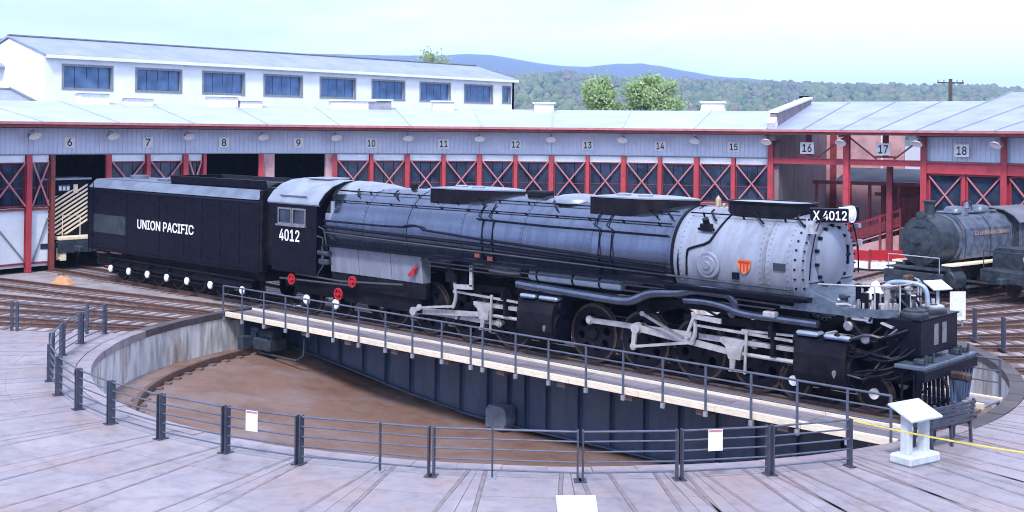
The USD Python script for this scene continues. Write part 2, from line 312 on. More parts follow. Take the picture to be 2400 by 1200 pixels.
def concrete_mat(name):
    """Damp yard concrete: mauve and brown patches, fine grit, hairline cracks, oil spots, and damp spots that shine."""
    N = {'geo': ('geometry', {}), 'oi': ('object_info', {}),
         'n1': ('noise_texture', {'scale': 0.45, 'detail': 7.0, 'roughness': 0.62}), 'r1': ('rgb_ramp', {'ramp': [(0.38, (0.275, 0.240, 0.270)), (0.50, (0.238, 0.212, 0.248)), (0.62, (0.262, 0.208, 0.220))]}),
         'n2': ('noise_texture', {'scale': 2.6, 'detail': 8.0, 'roughness': 0.7}), 'r2': ('rgb_ramp', {'ramp': [(0.30, (0.66, 0.64, 0.66)), (0.52, (1.0, 1.0, 1.0)), (0.75, (1.16, 1.13, 1.12))]}),
         'n3': ('noise_texture', {'scale': 55.0, 'detail': 3.0, 'roughness': 0.7}), 'r3': ('rgb_ramp', {'ramp': [(0.32, (0.74, 0.73, 0.73)), (0.50, (1, 1, 1)), (0.70, (1.14, 1.14, 1.14))]}),
         'nd': ('noise_texture', {'scale': 1.2, 'detail': 5.0}), 'vm': ('mix_vector', {'fac': 0.30}),
         'v': ('voronoi_texture', {'feature': 'distance_to_edge', 'scale': 0.26}), 'rv': ('rgb_ramp', {'ramp': [(0.0, (0.50, 0.48, 0.48)), (0.010, (0.70, 0.69, 0.69)), (0.018, (1, 1, 1))]}),
         'n4': ('noise_texture', {'scale': 1.05, 'detail': 4.0}), 'r4': ('rgb_ramp', {'ramp': [(0.66, (1, 1, 1)), (0.74, (0.55, 0.52, 0.52))]}),
         'm1': ('mix_color', {'blend_type': 'multiply', 'fac': 0.8, 'use_clamp_result': False}), 'm2': ('mix_color', {'blend_type': 'multiply', 'fac': 1.0}), 'm3': ('mix_color', {'blend_type': 'multiply', 'fac': 0.28}), 'm4': ('mix_color', {'blend_type': 'multiply', 'fac': 0.5}),
         'vr': ('map_range', {'from_min': 0.0, 'from_max': 1.0, 'to_min': 0.95, 'to_max': 1.05}), 'hv': ('hsv', {}),
         'nr': ('noise_texture', {'scale': 0.33, 'detail': 6.0, 'roughness': 0.6}), 'rr': ('rgb_ramp', {'ramp': [(0.40, (0.62, 0.62, 0.62)), (0.56, (0.36, 0.36, 0.36)), (0.68, (0.17, 0.17, 0.17))]}),
         'b': ('bump', {'strength': 0.25, 'distance': 0.008}), 'p': ('principled_bsdf', {'specular_ior_level': 0.5})}
    L = [('geo.position', f'{k}.vector') for k in ('n1', 'n2', 'n3', 'nd', 'n4', 'nr')]
    L += [('n1.fac', 'r1.fac'), ('n2.fac', 'r2.fac'), ('n3.fac', 'r3.fac'), ('n4.fac', 'r4.fac'), ('geo.position', 'vm.a'), ('nd.color', 'vm.b'), ('vm.result', 'v.vector'), ('v.distance', 'rv.fac'),
          ('r1.color', 'm1.a'), ('r2.color', 'm1.b'), ('m1.result', 'm2.a'), ('r3.color', 'm2.b'), ('m2.result', 'm3.a'), ('rv.color', 'm3.b'), ('m3.result', 'm4.a'), ('r4.color', 'm4.b'),
          ('oi.random', 'vr.value'), ('vr.result', 'hv.value'), ('m4.result', 'hv.color'), ('hv.color', 'p.base_color'), ('nr.fac', 'rr.fac'), ('rr.color', 'p.roughness'), ('n3.fac', 'b.height'), ('b.normal', 'p.normal')]
    return usdkit.material(stage, '/World/Looks/' + name, N, L, surface='p.BSDF')
M['concrete'] = concrete_mat('damp_apron_concrete')

# ================================================================ SETTING
STEP, A0 = 7.608, 180.43
def aK(k): return A0 - STEP * k
RP = 13.46          # pit wall
def ring_sheet(radii, zs, a0=0.0, a1=360.0, n=120):
    mb = MB(); A = np.linspace(a0, a1, n + 1)
    V = np.array([pol(r, a, z) for r, z in zip(radii, zs) for a in A]); F = []
    for i in range(len(radii) - 1):
        for j in range(n):
            p = i * (n + 1) + j; F += [(p, p + n + 1, p + n + 2, p + 1)]
    return mb.add(V, F)
g = part(None, 'ground', ring_sheet([13.84, 15, 17, 20, 24, 31, 60, 150, 400, 1500, 3000, 5500], [-0.14] * 12), M['ballast']); tag(g.prim, kind='structure')

# pit: floor, ring rail, wall segments, rim timbers
pit = part(None, 'pit_floor', ring_sheet([0.01, 3, 6, 8, 10, 11.5, 13.5], [-2.38, -2.36, -2.28, -1.98, -1.62, -1.47, -1.44], n=96), M['pitfloor'], smooth=True); tag(pit.prim, kind='structure')
ringr = thing('ring_rail', None, None, kind='structure')
def arc_bar(r0, r1, z0, z1, a0, a1, n=4):
    poly = [pol(r0, a)[:2] for a in np.linspace(a0, a1, n + 1)] + [pol(r1, a)[:2] for a in np.linspace(a1, a0, n + 1)]
    return MB().prism(poly, 'xy', z0, z1)
for i in range(16): part(ringr, 'rail', arc_bar(12.22, 12.36, -1.42, -1.24, i * 22.5 + .1, i * 22.5 + 22.4, 6), M['rust'])
for i in range(96): part(ringr, 'tie_block', MB().box((0, 0, 0), (0.55, 0.22, 0.1)).xf(rotz(math.radians(i * 3.75 + 1)), pol(12.28, i * 3.75 + 1, -1.455)), M['tie'])
pw = thing('pit_wall', None, None, kind='structure')
for i in range(47):
    a = A0 + STEP * i
    part(pw, 'wall_panel', arc_bar(RP, RP + 0.3, -1.5, -0.24, a - 3.77, a + 3.77, 5), M['pitwall'])
for i in range(94):
    a = A0 + STEP / 2 * i; dz = rng.uniform(-0.012, 0.012)
    part(pw, 'rim_timber', arc_bar(RP - 0.02 + rng.uniform(-.01, .01), RP + 0.38, -0.236, -0.004 + dz, a - 1.88, a + 1.88, 3), M['concrete'] if -146 < ((a + 180) % 360 - 180) < -4 else M['curb'])

# apron: concrete slabs cut by the flush rails and by joints
slabs = thing('concrete_apron', None, None, kind='structure')
AP0, AP1 = -144.5, 14.0
def sector(r0, r1, a0, a1, n=None):
    n = n or max(2, int((a1 - a0) / 2.5) + 1)
    return Polygon([pol(r0, a)[:2] for a in np.linspace(a0, a1, n + 1)] + [pol(r1, a)[:2] for a in np.linspace(a1, a0, n + 1)])
apron_k = [k for k in range(-24, 48) if AP0 + 3.5 < ((aK(k) + 180) % 360 - 180) < AP1 - 2 and -180 < aK(k) - 0 < 180.5]
apron_k = sorted({round(((aK(k) + 180) % 360 - 180), 3) for k in range(-30, 30) if AP0 + 3 < ((aK(k) + 180) % 360 - 180) < AP1 - 2})
cuts = []
for a in apron_k:
    d = pol(1, a)[:2]; nrm = np.array([-d[1], d[0]])
    for s in (-0.7525, 0.7525): cuts.append(LineString([d * 13 + nrm * s, d * 60 + nrm * s]).buffer(0.044, cap_style=2))
    for b in (a + STEP / 2,): cuts.append(LineString([pol(13, b)[:2], pol(60, b)[:2]]).buffer(0.006, cap_style=2))
radii = [13.87, 15.6, 18.5, 22.0, 26.5, 32.0, 40.0, 52.0]
for i, (r0, r1) in enumerate(zip(radii[:-1], radii[1:])):
    P = sector(r0 + 0.002, r1 - 0.002, AP0, AP1, 64).difference(shapely.union_all(cuts))
    for gm in getattr(P, 'geoms', [P]):
        if gm.area < 0.03: continue
        c = gm.centroid; v = np.array([c.x, c.y]) - np.array(CAM[:2]); f = v @ fwd[:2]; rr = v @ right[:2]
        if f < -2 or abs(rr) > f * 0.75 + 7: continue
        gm = gm.simplify(0.002)
        part(slabs, 'slab', MB().prism(gm, 'xy', -0.13, rng.uniform(-0.004, 0.004)), M['concrete'])
def track(a, r0, r1, embedded, ties=True):
    t = thing('radial_track', None, None, kind='structure'); d = pol(1, a); nrm = np.array([-d[1], d[0], 0])
    for s in (-0.7525, 0.7525):
        p0, p1 = d * r0 + nrm * s, d * r1 + nrm * s
        mb = MB().beam(p0 + (0, 0, -.012), p1 + (0, 0, -.012), 0.072 if not embedded else 0.074, 0.03).beam(p0 + (0, 0, -.07), p1 + (0, 0, -.07), 0.02, 0.1).beam(p0 + (0, 0, -.128), p1 + (0, 0, -.128), 0.15, 0.02)
        part(t, 'rail', mb, M['flushrail'] if embedded else M['rust'])
    if ties:
        mb = MB(); r = r0 + 0.3
        while r < r1:
            mb.box(d * r + np.array([0, 0, -0.178 + rng.uniform(-.012, .012)]), (0.22, 2.4 if r > 18.5 else 1.75, 0.12), rz=math.radians(a))
            r += 0.56
        part(t, 'ties', mb, M['tie'], kind='stuff')
for a in apron_k: track(a, 13.86, 50.0, True, ties=False)
for k in range(0, 47):
    a = (aK(k) + 180) % 360 - 180
    if AP0 + 3 < a < AP1 - 2: continue
    if a > 150 or a < -100 or a < 112: track(a, 13.86, 46.0 if k not in () else 30, False)

# ================================================================ TURNTABLE BRIDGE
br = thing('turntable_bridge', 'dark riveted plate girder turntable bridge with cream edged plank walkway under the large locomotive', 'turntable')
bot = [(-13.1, -0.95), (-10.65, -1.22), (-7.7, -1.54), (-4.85, -1.88), (-2.0, -2.13), (0, -2.18), (6.0, -2.16), (8.0, -1.95), (10.65, -1.35), (13.1, -0.95)]
def gz(x): return float(np.interp(x, [b[0] for b in bot], [b[1] for b in bot]))
for s in (-1, 1):
    y = 1.3 * s
    poly = [(-13.1, -0.36), (13.1, -0.36)] + bot[::-1]
    part(br, 'girder_plate', MB().prism(poly, 'xz', y - 0.012, y + 0.012), M['girder'])
    mb = MB()
    for (x0, z0), (x1, z1) in zip(bot[:-1], bot[1:]): mb.beam((x0, y, z0 - 0.02), (x1, y, z1 - 0.02), 0.40, 0.036)
    part(br, 'bottom_flange', mb, M['girder'])
    part(br, 'top_flange', MB().box((0, y, -0.345), (26.2, 0.42, 0.036)).box((0, y - s * 0 - 0.03, -0.42), (26.2, 0.10, 0.11)), M['girder'])
    xs = [-12.4, -11.2, -10.3, -9.65, -8.44, -7.16, -5.98, -4.75, -3.52, -2.37, -1.16, -.29, .42, 1.28, 2.52, 3.70, 4.88, 6.05, 7.25, 8.45, 9.65, 10.85, 12.05]
    for x in xs:
        zb = gz(x); yo = y + s * 0.075
        part(br, 'stiffener', MB().box((x, yo, (zb - .36) / 2), (0.024, 0.125, -0.36 - zb - .04)).box((x + .05, y + s * .018, (zb - .36) / 2), (0.11, 0.012, -0.36 - zb - .05)), M['girder'])
mb = MB()
for x in np.arange(-12, 12.1, 2.0): mb.beam((x, -1.25, -0.45), (x, 1.25, gz(x) + .12), 0.08, 0.08).beam((x, 1.25, -0.45), (x, -1.25, gz(x) + .12), 0.08, 0.08)
part(br, 'cross_bracing', mb, M['girder'])
part(br, 'centre_pivot', MB().cyl((0, 0, -2.4), (0, 0, -1.1), 0.75, 0.55, n=20).box((0, 0, -1.0), (1.8, 2.4, 0.3)), M['girder'])
part(br, 'gear_housing', MB().prism([(-.42, -.32), (.30, -.32), (.42, -.12), (.42, .26), (.28, .36), (-.30, .36), (-.42, .2)], 'xz', -1.86, -1.42).move((-0.35, 0, -1.95)), M['tank'], label='pale octagonal housing low on the girder')
# end trucks on the ring rail
for sx in (-1, 1):
    part(br, 'end_beam', MB().box((sx * 12.28, 0, -0.72), (0.5, 4.6, 0.34), bev=.03).box((sx * 12.7, 0, -0.62), (0.06, 4.9, 0.55)), M['girder'])
    for sy_ in (-2.0, -1.2, 1.2, 2.0):
        x = sx * math.sqrt(12.28 ** 2 - sy_ ** 2)
        part(br, 'end_wheel', MB().lathe((x - sx * .07, sy_, -0.92), (sx, 0, 0), [(0, .1), (0, .30), (.02, .33), (.11, .32), (.14, .30), (.14, .1)], n=22), M['rust'])
        part(br, 'wheel_yoke', MB().box((x, sy_ - .40, -.9), (.3, .05, .4)).box((x, sy_ + .40, -.9), (.3, .05, .4)).cyl((x, sy_ - .44, -.92), (x, sy_ + .44, -.92), .06), M['girder'])
part(br, 'drive_machine', MB().box((-11.2, -2.35, -1.0), (1.0, .8, .42), bev=.04).cyl((-11.6, -2.35, -.72), (-10.8, -2.35, -.72), .22, n=16).box((-12.0, -2.9, -1.0), (.35, .4, .5), bev=.03), M['blob'])
part(br, 'hanging_pipe', MB().tube([(-11.6, -2.6, -1.25), (-11.3, -2.6, -1.33), (-9.3, -2.6, -1.33), (-8.9, -2.6, -1.1), (-8.85, -2.6, -.5)], 0.035), M['railing'])
# deck
for i in range(46):
    x = -13.05 + i * 0.58
    part(br, 'deck_tie', MB().box((x, 0, -0.235 + rng.uniform(-.008, .008)), (0.30, 3.3 if i % 4 else 5.9, 0.19 if i % 4 else .17)), M['tie'])
for s in (-1, 1):
    part(br, 'running_rail', MB().box((0, s * .7525, -.018), (26.6, .072, .036)).box((0, s * .7525, -.075), (26.6, .02, .09)).box((0, s * .7525, -.129), (26.6, .15, .02)), M['railtop'])
    for i in range(11):
        x = -13.05 + 2.373 * (i + .5)
        part(br, 'edge_board', MB().box((x, s * 1.80, -0.03), (2.36, .15, .16), bev=.008), M['cream'])
        part(br, 'edge_board', MB().box((x, s * 2.99, -0.05 - .02), (2.36, .13, .17), bev=.008), M['cream'])
        for j, yy in enumerate((1.985, 2.20, 2.415, 2.63, 2.82)):
            part(br, 'walkway_plank', MB().box((x, s * yy, -0.055 + rng.uniform(-.006, .006)), (2.35, .20 if j < 4 else .16, .05)), M['plank'])
        if s < 0 or True:
            for yy in (1.05, 1.30, 1.55): part(br, 'deck_plank', MB().box((x, s * yy, -0.10 + rng.uniform(-.008, .008)), (2.35, .235, .07)), M['tie'])
posts_x = [-13.1, -11.9, -10.57, -9.3, -8.04, -6.68, -5.36, -4.04, -2.77, -1.45, -.21, .28, 1.60, 2.85, 4.20, 5.47, 6.75, 8.06, 9.37, 10.62, 11.9, 12.95]
for s in (-1, 1):
    for x in posts_x:
        p = part(br, 'handrail_post', MB().box((x, s * 3.09, .36), (.055, .035, 1.24)), M['grail'])
        part(p, 'foot_bracket', MB().box((x, s * 3.085, -.235), (.10, .075, .13)), M['galv'])
    for z, w in ((.975, .045), (.68, .035), (.38, .035)):
        part(br, 'handrail', MB().cyl((-13.1, s * 3.085, z), (12.95, s * 3.085, z), w * .62, n=8), M['grail'])

# ================================================================ ROUNDHOUSE
RF, RE = 30.79, 29.58
ZW0, ZW1, ZF0, ZF1, ZE, RR, ZR = 2.95, 5.06, 5.42, 6.70, 7.0, 36.4, 8.10
class Bay:
    def __init__(s, k):
        s.a = aK(k); s.n = pol(1, s.a); s.t = np.array([s.n[1], -s.n[0], 0]); s.c = s.n * RF * math.cos(math.radians(STEP / 2)); s.h = RF * math.sin(math.radians(STEP / 2)); s.rot = np.stack([s.t, s.n, [0, 0, 1]], 1)
    def put(s, mb): return mb.xf(s.rot, s.c)         # local axes: x to the right along the front, y outward, z up
rh = thing('roundhouse', 'long curved engine house with white roof, pale blue fascia and red braced window bays', 'roundhouse', (-30.9, 0, 0))
def xbrace(th, b, x0, x1, z0, z1, w=-0.10):
    part(th, 'brace', b.put(MB().beam((x0, w, z0), (x1, w, z1), .05, .07)), M['redbrace'])
    part(th, 'brace', b.put(MB().beam((x0, w - .052, z1), (x1, w - .052, z0), .05, .07)), M['redbrace'])
def half_bay(th, b, x0, x1):
    """Window over white panel between x0 and x1, with braces in front."""
    f = part(th, 'window', b.put(MB().box(((x0 + x1) / 2, .05, ZW0 + .04), (x1 - x0 - .02, .10, .08)).box(((x0 + x1) / 2, .05, ZW1 - .03), (x1 - x0 - .02, .10, .06)).box((x0 + .04, .05, (ZW0 + ZW1) / 2), (.06, .10, 2.0)).box((x1 - .04, .05, (ZW0 + ZW1) / 2), (.06, .10, 2.0))), M['darkred'])
    nx = 3
    for i in range(nx):
        a, c = x0 + .07 + (x1 - x0 - .14) * i / nx, x0 + .07 + (x1 - x0 - .14) * (i + 1) / nx
        part(f, 'pane', b.put(MB().box(((a + c) / 2, .065, (ZW0 + ZW1) / 2), (c - a - .035, .02, ZW1 - ZW0 - .16))), M['glass'])
    part(f, 'muntin', b.put(MB().box(((x0 + x1) / 2, .06, 3.85), (x1 - x0 - .14, .05, .04))), M['darkred'])
    part(th, 'lintel_panel', b.put(MB().box(((x0 + x1) / 2, .05, (ZW1 + ZF0) / 2), (x1 - x0 - .02, .08, ZF0 - ZW1 - .02))), M['panelwhite'])
    part(th, 'wall_panel', b.put(MB().box(((x0 + x1) / 2, .05, (ZW0 + .16) / 2 - .03), (x1 - x0 - .02, .08, ZW0 - .16))), M['panelwhite'])
    part(th, 'sill', b.put(MB().box(((x0 + x1) / 2, -.03, ZW0 - .09), (x1 - x0 - .02, .10, .10))), M['redrust'])
    part(th, 'base_sill', b.put(MB().box(((x0 + x1) / 2, -.03, .30), (x1 - x0 - .02, .08, .09))), M['redrust'])
    xbrace(th, b, x0 + .05, x1 - .05, ZW0 + .05, ZW1)
    return f
def column(th, b, x, w=.26, z1=ZF0, m='redsteel'):
    part(th, 'column', b.put(MB().box((x, -.20, z1 / 2 - .06), (w, .03, z1 + .1)).box((x, -.02, z1 / 2 - .06), (w, .03, z1 + .1)).box((x, -.11, z1 / 2 - .06), (.04, .16, z1 + .1))), M[m])
def roof_bay(th, b, m, rr=RR, zr=ZR, seams=3, re=RE):
    he = math.tan(math.radians(STEP / 2)); w0, w1 = re * math.cos(math.radians(STEP/2)), rr * math.cos(math.radians(STEP/2))
    def P(r, f, z): return b.n * r + b.t * r * he * f + np.array([0, 0, z])
    V = [P(w0, -1, ZE), P(w0, 1, ZE), P(w1, 1, zr), P(w1, -1, zr)]; V += [v - np.array([0, 0, .10]) for v in V]
    r = part(th, 'roof_panel', MB().add(V, [(0, 1, 2, 3), (7, 6, 5, 4), (0, 4, 5, 1), (1, 5, 6, 2), (2, 6, 7, 3), (3, 7, 4, 0)]), M[m])
    mb = MB()
    for f in np.linspace(-1, 1, seams + 1)[:-1]: mb.beam(P(w0, f, ZE + .02), P(w1, f, zr + .02), .05, .05)
    part(r, 'roof_seam', mb, M[m])
    part(th, 'eave_beam', b.put(MB().box((0, -1.20, 6.86), (2 * re * math.sin(math.radians(STEP/2)), .10, .26))), M['redrust'])
    part(th, 'gutter', b.put(MB().box((0, -1.31, 6.93), (2 * re * math.sin(math.radians(STEP/2)) + .05, .11, .10))), M['redbrace'])
    part(th, 'soffit', b.put(MB().box((0, -.6, 6.755), (2 * b.h - .02, 1.06, .04))), M['darkred'])
def fascia(th, b, m='fascia'):
    n = 17; w = 2 * b.h / n; mb = MB().box((0, .02, (ZF0 + ZF1) / 2), (2 * b.h - .01, .04, ZF1 - ZF0))
    for i in range(n): mb.box((-b.h + w * (i + .5), -.012, (ZF0 + ZF1) / 2), (w * .72, .022, ZF1 - ZF0 - .01))
    part(th, 'fascia_panel', b.put(mb), M[m])
    part(th, 'fascia_drip', b.put(MB().box((0, -.03, ZF0 + .025), (2 * b.h - .01, .07, .05))), M['trimgrey'])
for k in range(-3, 10):
    b = Bay(k); roof_bay(rh, b, 'roofwhite', seams=1); fascia(rh, b)
    column(rh, b, -b.h, .26)
    if k == 9: column(rh, b, b.h, .26)
    if k == 0:
        half_bay(rh, b, -b.h + .14, -1.0); column(rh, b, -.88, .20, m='redrust')
    elif k == 2:
        half_bay(rh, b, -b.h + .14, -b.h + .90); column(rh, b, -b.h + 1.0, .16)
    elif k == 3:
        part(rh, 'pier', b.put(MB().box((-b.h + .36, .10, ZF0 / 2), (.80, .25, ZF0))), M['pinkbrick']); part(rh, 'pier', b.put(MB().box((b.h - .30, .10, ZF0 / 2), (.40, .25, ZF0))), M['pinkbrick'])
    else:
        half_bay(rh, b, -b.h + .14, -.11); column(rh, b, 0, .20); half_bay(rh, b, .11, b.h - .14)
        if k in (-1, 0):
            pass
for k in (-1,):
    b = Bay(k)
    for x0, x1 in ((-b.h + .14, -.11), (.11, b.h - .14)):
        part(rh, 'lower_brace', b.put(MB().beam((x0, -.03, 2.5), (x1, -.03, .4), .05, .06)), M['trimgrey'])
b = Bay(0); part(rh, 'lower_brace', b.put(MB().beam((-b.h + .3, -.03, .4), (-1.05, -.03, 2.4), .05, .06)), M['trimgrey'])
# rear roof, rear wall and end wall: the dark inside behind the open doors
A_ = np.linspace(aK(9) - STEP / 2, aK(-3) + STEP / 2, 27)
def shell(r0, z0, r1, z1, th_=.1):
    mb = MB(); V = [pol(r, a, z) for r, z in ((r0, z0), (r1, z1)) for a in A_] + [pol(r, a, z - th_) for r, z in ((r0, z0), (r1, z1)) for a in A_]; n = len(A_); F = []
    for j in range(n - 1): F += [(j, n + j, n + j + 1, j + 1), (2 * n + j, 2 * n + j + 1, 3 * n + j + 1, 3 * n + j)]
    return mb.add(V, F)
part(rh, 'rear_roof', shell(RR * math.cos(math.radians(STEP/2)) , ZR - .01, 56, 7.2), M['roofblue'])
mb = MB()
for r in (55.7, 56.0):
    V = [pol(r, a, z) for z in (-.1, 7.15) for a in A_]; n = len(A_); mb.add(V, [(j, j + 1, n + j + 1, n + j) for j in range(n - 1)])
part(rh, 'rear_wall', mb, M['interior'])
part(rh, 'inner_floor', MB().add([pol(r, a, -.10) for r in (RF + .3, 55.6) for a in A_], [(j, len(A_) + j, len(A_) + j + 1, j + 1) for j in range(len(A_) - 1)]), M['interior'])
a = aK(-3) + STEP / 2; part(rh, 'end_wall', MB().beam(pol(31, a, 3.4), pol(55.9, a, 3.4), .3, 6.9), M['pinkbrick'])
# fire wall between the two halves
fw = thing('fire_wall', 'low brick fire wall with white sloping coping standing between the two engine houses', 'wall', pol(36, 107.7))
d = pol(1, 107.75); q = np.array([-d[1], d[0], 0])
R_ = lambda r, z: d * r + np.array([0, 0, z])
P5 = [(29.9, 6.4), (29.9, 7.2), (30.3, 7.9), (39.3, 8.90), (39.3, 6.8), (44.2, 6.8), (44.2, -.1), (30.9, -.1), (30.9, 6.4)]
mb = MB().prism(P5, 'xz', -.17, .17); mb.xf(np.stack([d, q, [0, 0, 1]], 1)); part(fw, 'wall_body', mb, M['greywall'])
mb = MB()
for (r0, z0), (r1, z1) in (((30.2, 7.94), (39.4, 8.96)),): mb.beam(R_(r0, z0), R_(r1, z1), .48, .12)
part(fw, 'coping', mb, M['white'])
part(fw, 'bracket_head', MB().beam(R_(29.75, 7.15), R_(30.3, 7.45), .42, .5), M['white'])

# open bays between: red frame, braces and canopy roof
op = thing('open_bay_frame', 'red steel frame of two open engine bays carrying a pale sheet roof', 'canopy', pol(30.8, 100.5))
for k in (10, 11):
    b = Bay(k); roof_bay(op, b, 'roofblue', rr=40.3, zr=8.75, seams=2)
    part(op, 'column', b.put(MB().box((-b.h, -.20, 3.4), (.30, .04, 7.0)).box((-b.h, .06, 3.4), (.30, .04, 7.0)).box((-b.h, -.07, 3.4), (.05, .24, 7.0))), M['redsteel'])
    part(op, 'tie_beam', b.put(MB().box((0, -.06, 5.30), (2 * b.h - .3, .16, .28)).box((0, -.06, 5.46), (2 * b.h - .3, .26, .03))), M['redsteel'])
    part(op, 'rafter', b.put(MB().beam((-b.h, -1.1, 6.75), (-b.h, 9.0, 8.35), .16, .26)), M['redrust'])
    for s in (-1, 1): part(op, 'brace', b.put(MB().beam((s * .45, -.06, 5.50), (s * (b.h - .15), -.06, 6.6), .06, .08)), M['redrust'])
    part(op, 'sign_rail', b.put(MB().box((0, -.06, 5.62), (1.1, .08, .10))), M['redsteel'])
    part(op, 'sign_hanger', b.put(MB().box((0, .0, 6.2), (.30, .10, 1.1))), M['darkred'])
b = Bay(11)
part(op, 'rafter', b.put(MB().beam((b.h, -1.1, 6.75), (b.h, 9.0, 8.35), .16, .26)), M['redrust'])
for k in (10, 11):
    b = Bay(k); part(op, 'purlin', b.put(MB().beam((-2.2, 1.5, 7.08), (2.2, 1.5, 7.08), .10, .16)), M['redrust'])
bw = thing('rear_brick_wall', 'tall pink brick wall standing at the back of the open engine bays', 'wall', pol(38.4, 103.5))
mb = MB().beam(pol(44.4, 107.7, 3.8), pol(44.4, 101.3, 3.8), .3, 7.8); part(bw, 'wall_body', mb, M['pinkbrick'])
part(bw, 'buttress', MB().beam(pol(44.2, 107.2, 3.8), pol(44.2, 106.7, 3.8), .3, 7.6), M['darkred'])
part(bw, 'pilaster', MB().beam(pol(44.2, 103.1, 5.9), pol(44.2, 102.95, 5.9), .2, 2.6), M['white'])
part(bw, 'door_frame', MB().beam(pol(44.2, 105.6, 2.2), pol(44.2, 105.45, 2.2), .2, 4.6), M['darkred'])
sw = thing('side_brick_wall', 'buff wall with pink lower block seen through the second open bay', 'wall', pol(46, 96))
part(sw, 'wall_body', MB().beam(pol(52, 101.5, 3.2), pol(51, 94.2, 3.2), .3, 6.6), mat('buff_wall', (0.26, 0.25, 0.20), 0.8, col2=(0.21, 0.21, 0.16), scale=1.0))  # even buff tone with a little noise
part(sw, 'wall_block', MB().beam(pol(50, 100.3, 2.8), pol(49.6, 98.9, 2.8), .3, 5.6), M['pinkbrick'])

# covered ramp in the open bays
rp = thing('covered_ramp', 'dark red timber ramp with handrails and a small lean-to roof under the open bays', 'ramp', pol(34, 97))
def T(u, w, z):  # u: to the right along the front from angle 100, w outward
    return pol(31.6, 100.0) + np.array([.985, .17, 0]) * (u - 1.5) + np.array([-.13, .99, 0]) * w + np.array([0, 0, z])
def tb(mb, u0, u1, w0, w1, z0, z1):
    V = [T(u, w, z) for u in (u0, u1) for w in (w0, w1) for z in (z0, z1)]
    return mb.add(V, [(0, 1, 3, 2), (4, 6, 7, 5), (0, 4, 5, 1), (2, 3, 7, 6), (0, 2, 6, 4), (1, 5, 7, 3)])
mb = MB(); V = [T(-.2, 1.6, 4.35), T(4.6, 1.6, 4.35), T(4.6, 3.9, 4.9), T(-.2, 3.9, 4.9)]; V += [v - np.array([0, 0, .12]) for v in V]
part(rp, 'lean_to_roof', mb.add(V, [(0, 1, 2, 3), (7, 6, 5, 4), (0, 4, 5, 1), (1, 5, 6, 2), (2, 6, 7, 3), (3, 7, 4, 0)]), M['roofblue'])
part(rp, 'roof_beam', tb(MB(), -1.6, 4.6, 1.65, 1.8, 4.02, 4.22), M['darkred'])
for u in (-1.45, 1.5, 3.1, 4.5): part(rp, 'post', tb(MB(), u, u + .14, 1.65, 1.8, -.1, 4.1), M['darkred'])
for i in range(14):
    u = 1.75 + i * .2; part(rp, 'board', tb(MB(), u, u + .185, 3.0, 3.05, 0, 4.0), M['darkred'])
# sloping ramp: deck boards rising to the right, balustrades in front
def ramp_z(u): return np.interp(u, [-1.2, 4.2, 5.6], [0.1, 2.1, 2.1])
for i in range(18):
    u = -1.2 + i * .32
    V = [T(u + e, w, ramp_z(u + e) + z) for e in (0, .30) for w in (.6, 1.6) for z in (-.06, 0)]
    part(rp, 'deck_board', MB().add(V, [(0, 1, 3, 2), (4, 6, 7, 5), (0, 4, 5, 1), (2, 3, 7, 6), (0, 2, 6, 4), (1, 5, 7, 3)]), M['pinkbrick'])
for h0, h1 in ((.88, 1.02), (.1, .62)):
    V = [T(u, w, ramp_z(u) + z) for u in (-1.2, 3.6) for w in (.55, .60) for z in (h0, h1)]
    part(rp, 'balustrade', MB().add(V, [(0, 1, 3, 2), (4, 6, 7, 5), (0, 4, 5, 1), (2, 3, 7, 6), (0, 2, 6, 4), (1, 5, 7, 3)]), M['darkred'])
for u in (-1.1, .1, 1.3, 2.5, 3.55): part(rp, 'rail_post', tb(MB(), u, u + .09, .5, .62, -.1, float(ramp_z(u)) + 1.05), M['darkred'])
V = [T(u, w, z) for u in (-1.2, 4.4) for w in (.62, .66) for z in (-.1, 0)]
for j, z in ((1, 1.9),): V[5] = T(4.4, .62, 1.8); V[7] = T(4.4, .66, 1.8)
part(rp, 'ramp_skirt', MB().add(V, [(0, 1, 3, 2), (4, 6, 7, 5), (0, 4, 5, 1), (2, 3, 7, 6), (0, 2, 6, 4), (1, 5, 7, 3)]), M['pinkbrick'])
part(rp, 'tall_post', tb(MB(), 3.0, 3.28, .1, .35, -.1, 5.1), M['darkred'])
for i in range(9):
    u = 1.6 + i * .16; part(rp, 'baluster', tb(MB(), u, u + .05, .56, .60, float(ramp_z(u)) + .1, float(ramp_z(u)) + .9), M['darkred'])
part(rp, 'cross_beam', tb(MB(), 1.4, 4.6, 3.0, 3.12, 3.4, 3.6), M['redrust'])
for i, u in enumerate((4.7, 5.8)): part(rp, 'notice', tb(MB(), u, u + .5, 1.5, 1.53, 2.3, 3.2), M['white'])
bar = thing('low_barrier', 'low bright red barrier with white base in front of the covered ramp', 'barrier', pol(29.4, 98))
part(bar, 'red_board', MB().beam(pol(29.4, 99.8, .62), pol(29.1, 97.2, .62), .08, .5), M['redpaint']); part(bar, 'red_board', MB().beam(pol(29.1, 97.15, .66), pol(30.4, 94.2, .66), .08, .5), M['redpaint'])
part(bar, 'white_base', MB().beam(pol(29.4, 99.8, .15), pol(29.1, 97.2, .15), .3, .36), M['white']); part(bar, 'white_base', MB().beam(pol(29.1, 97.15, .15), pol(30.4, 94.2, .15), .3, .36), M['white'])
part(bar, 'barrier_post', MB().beam(pol(29.05, 97.2, .45), pol(29.05, 97.0, .45), .1, 1.0), M['darkred'])

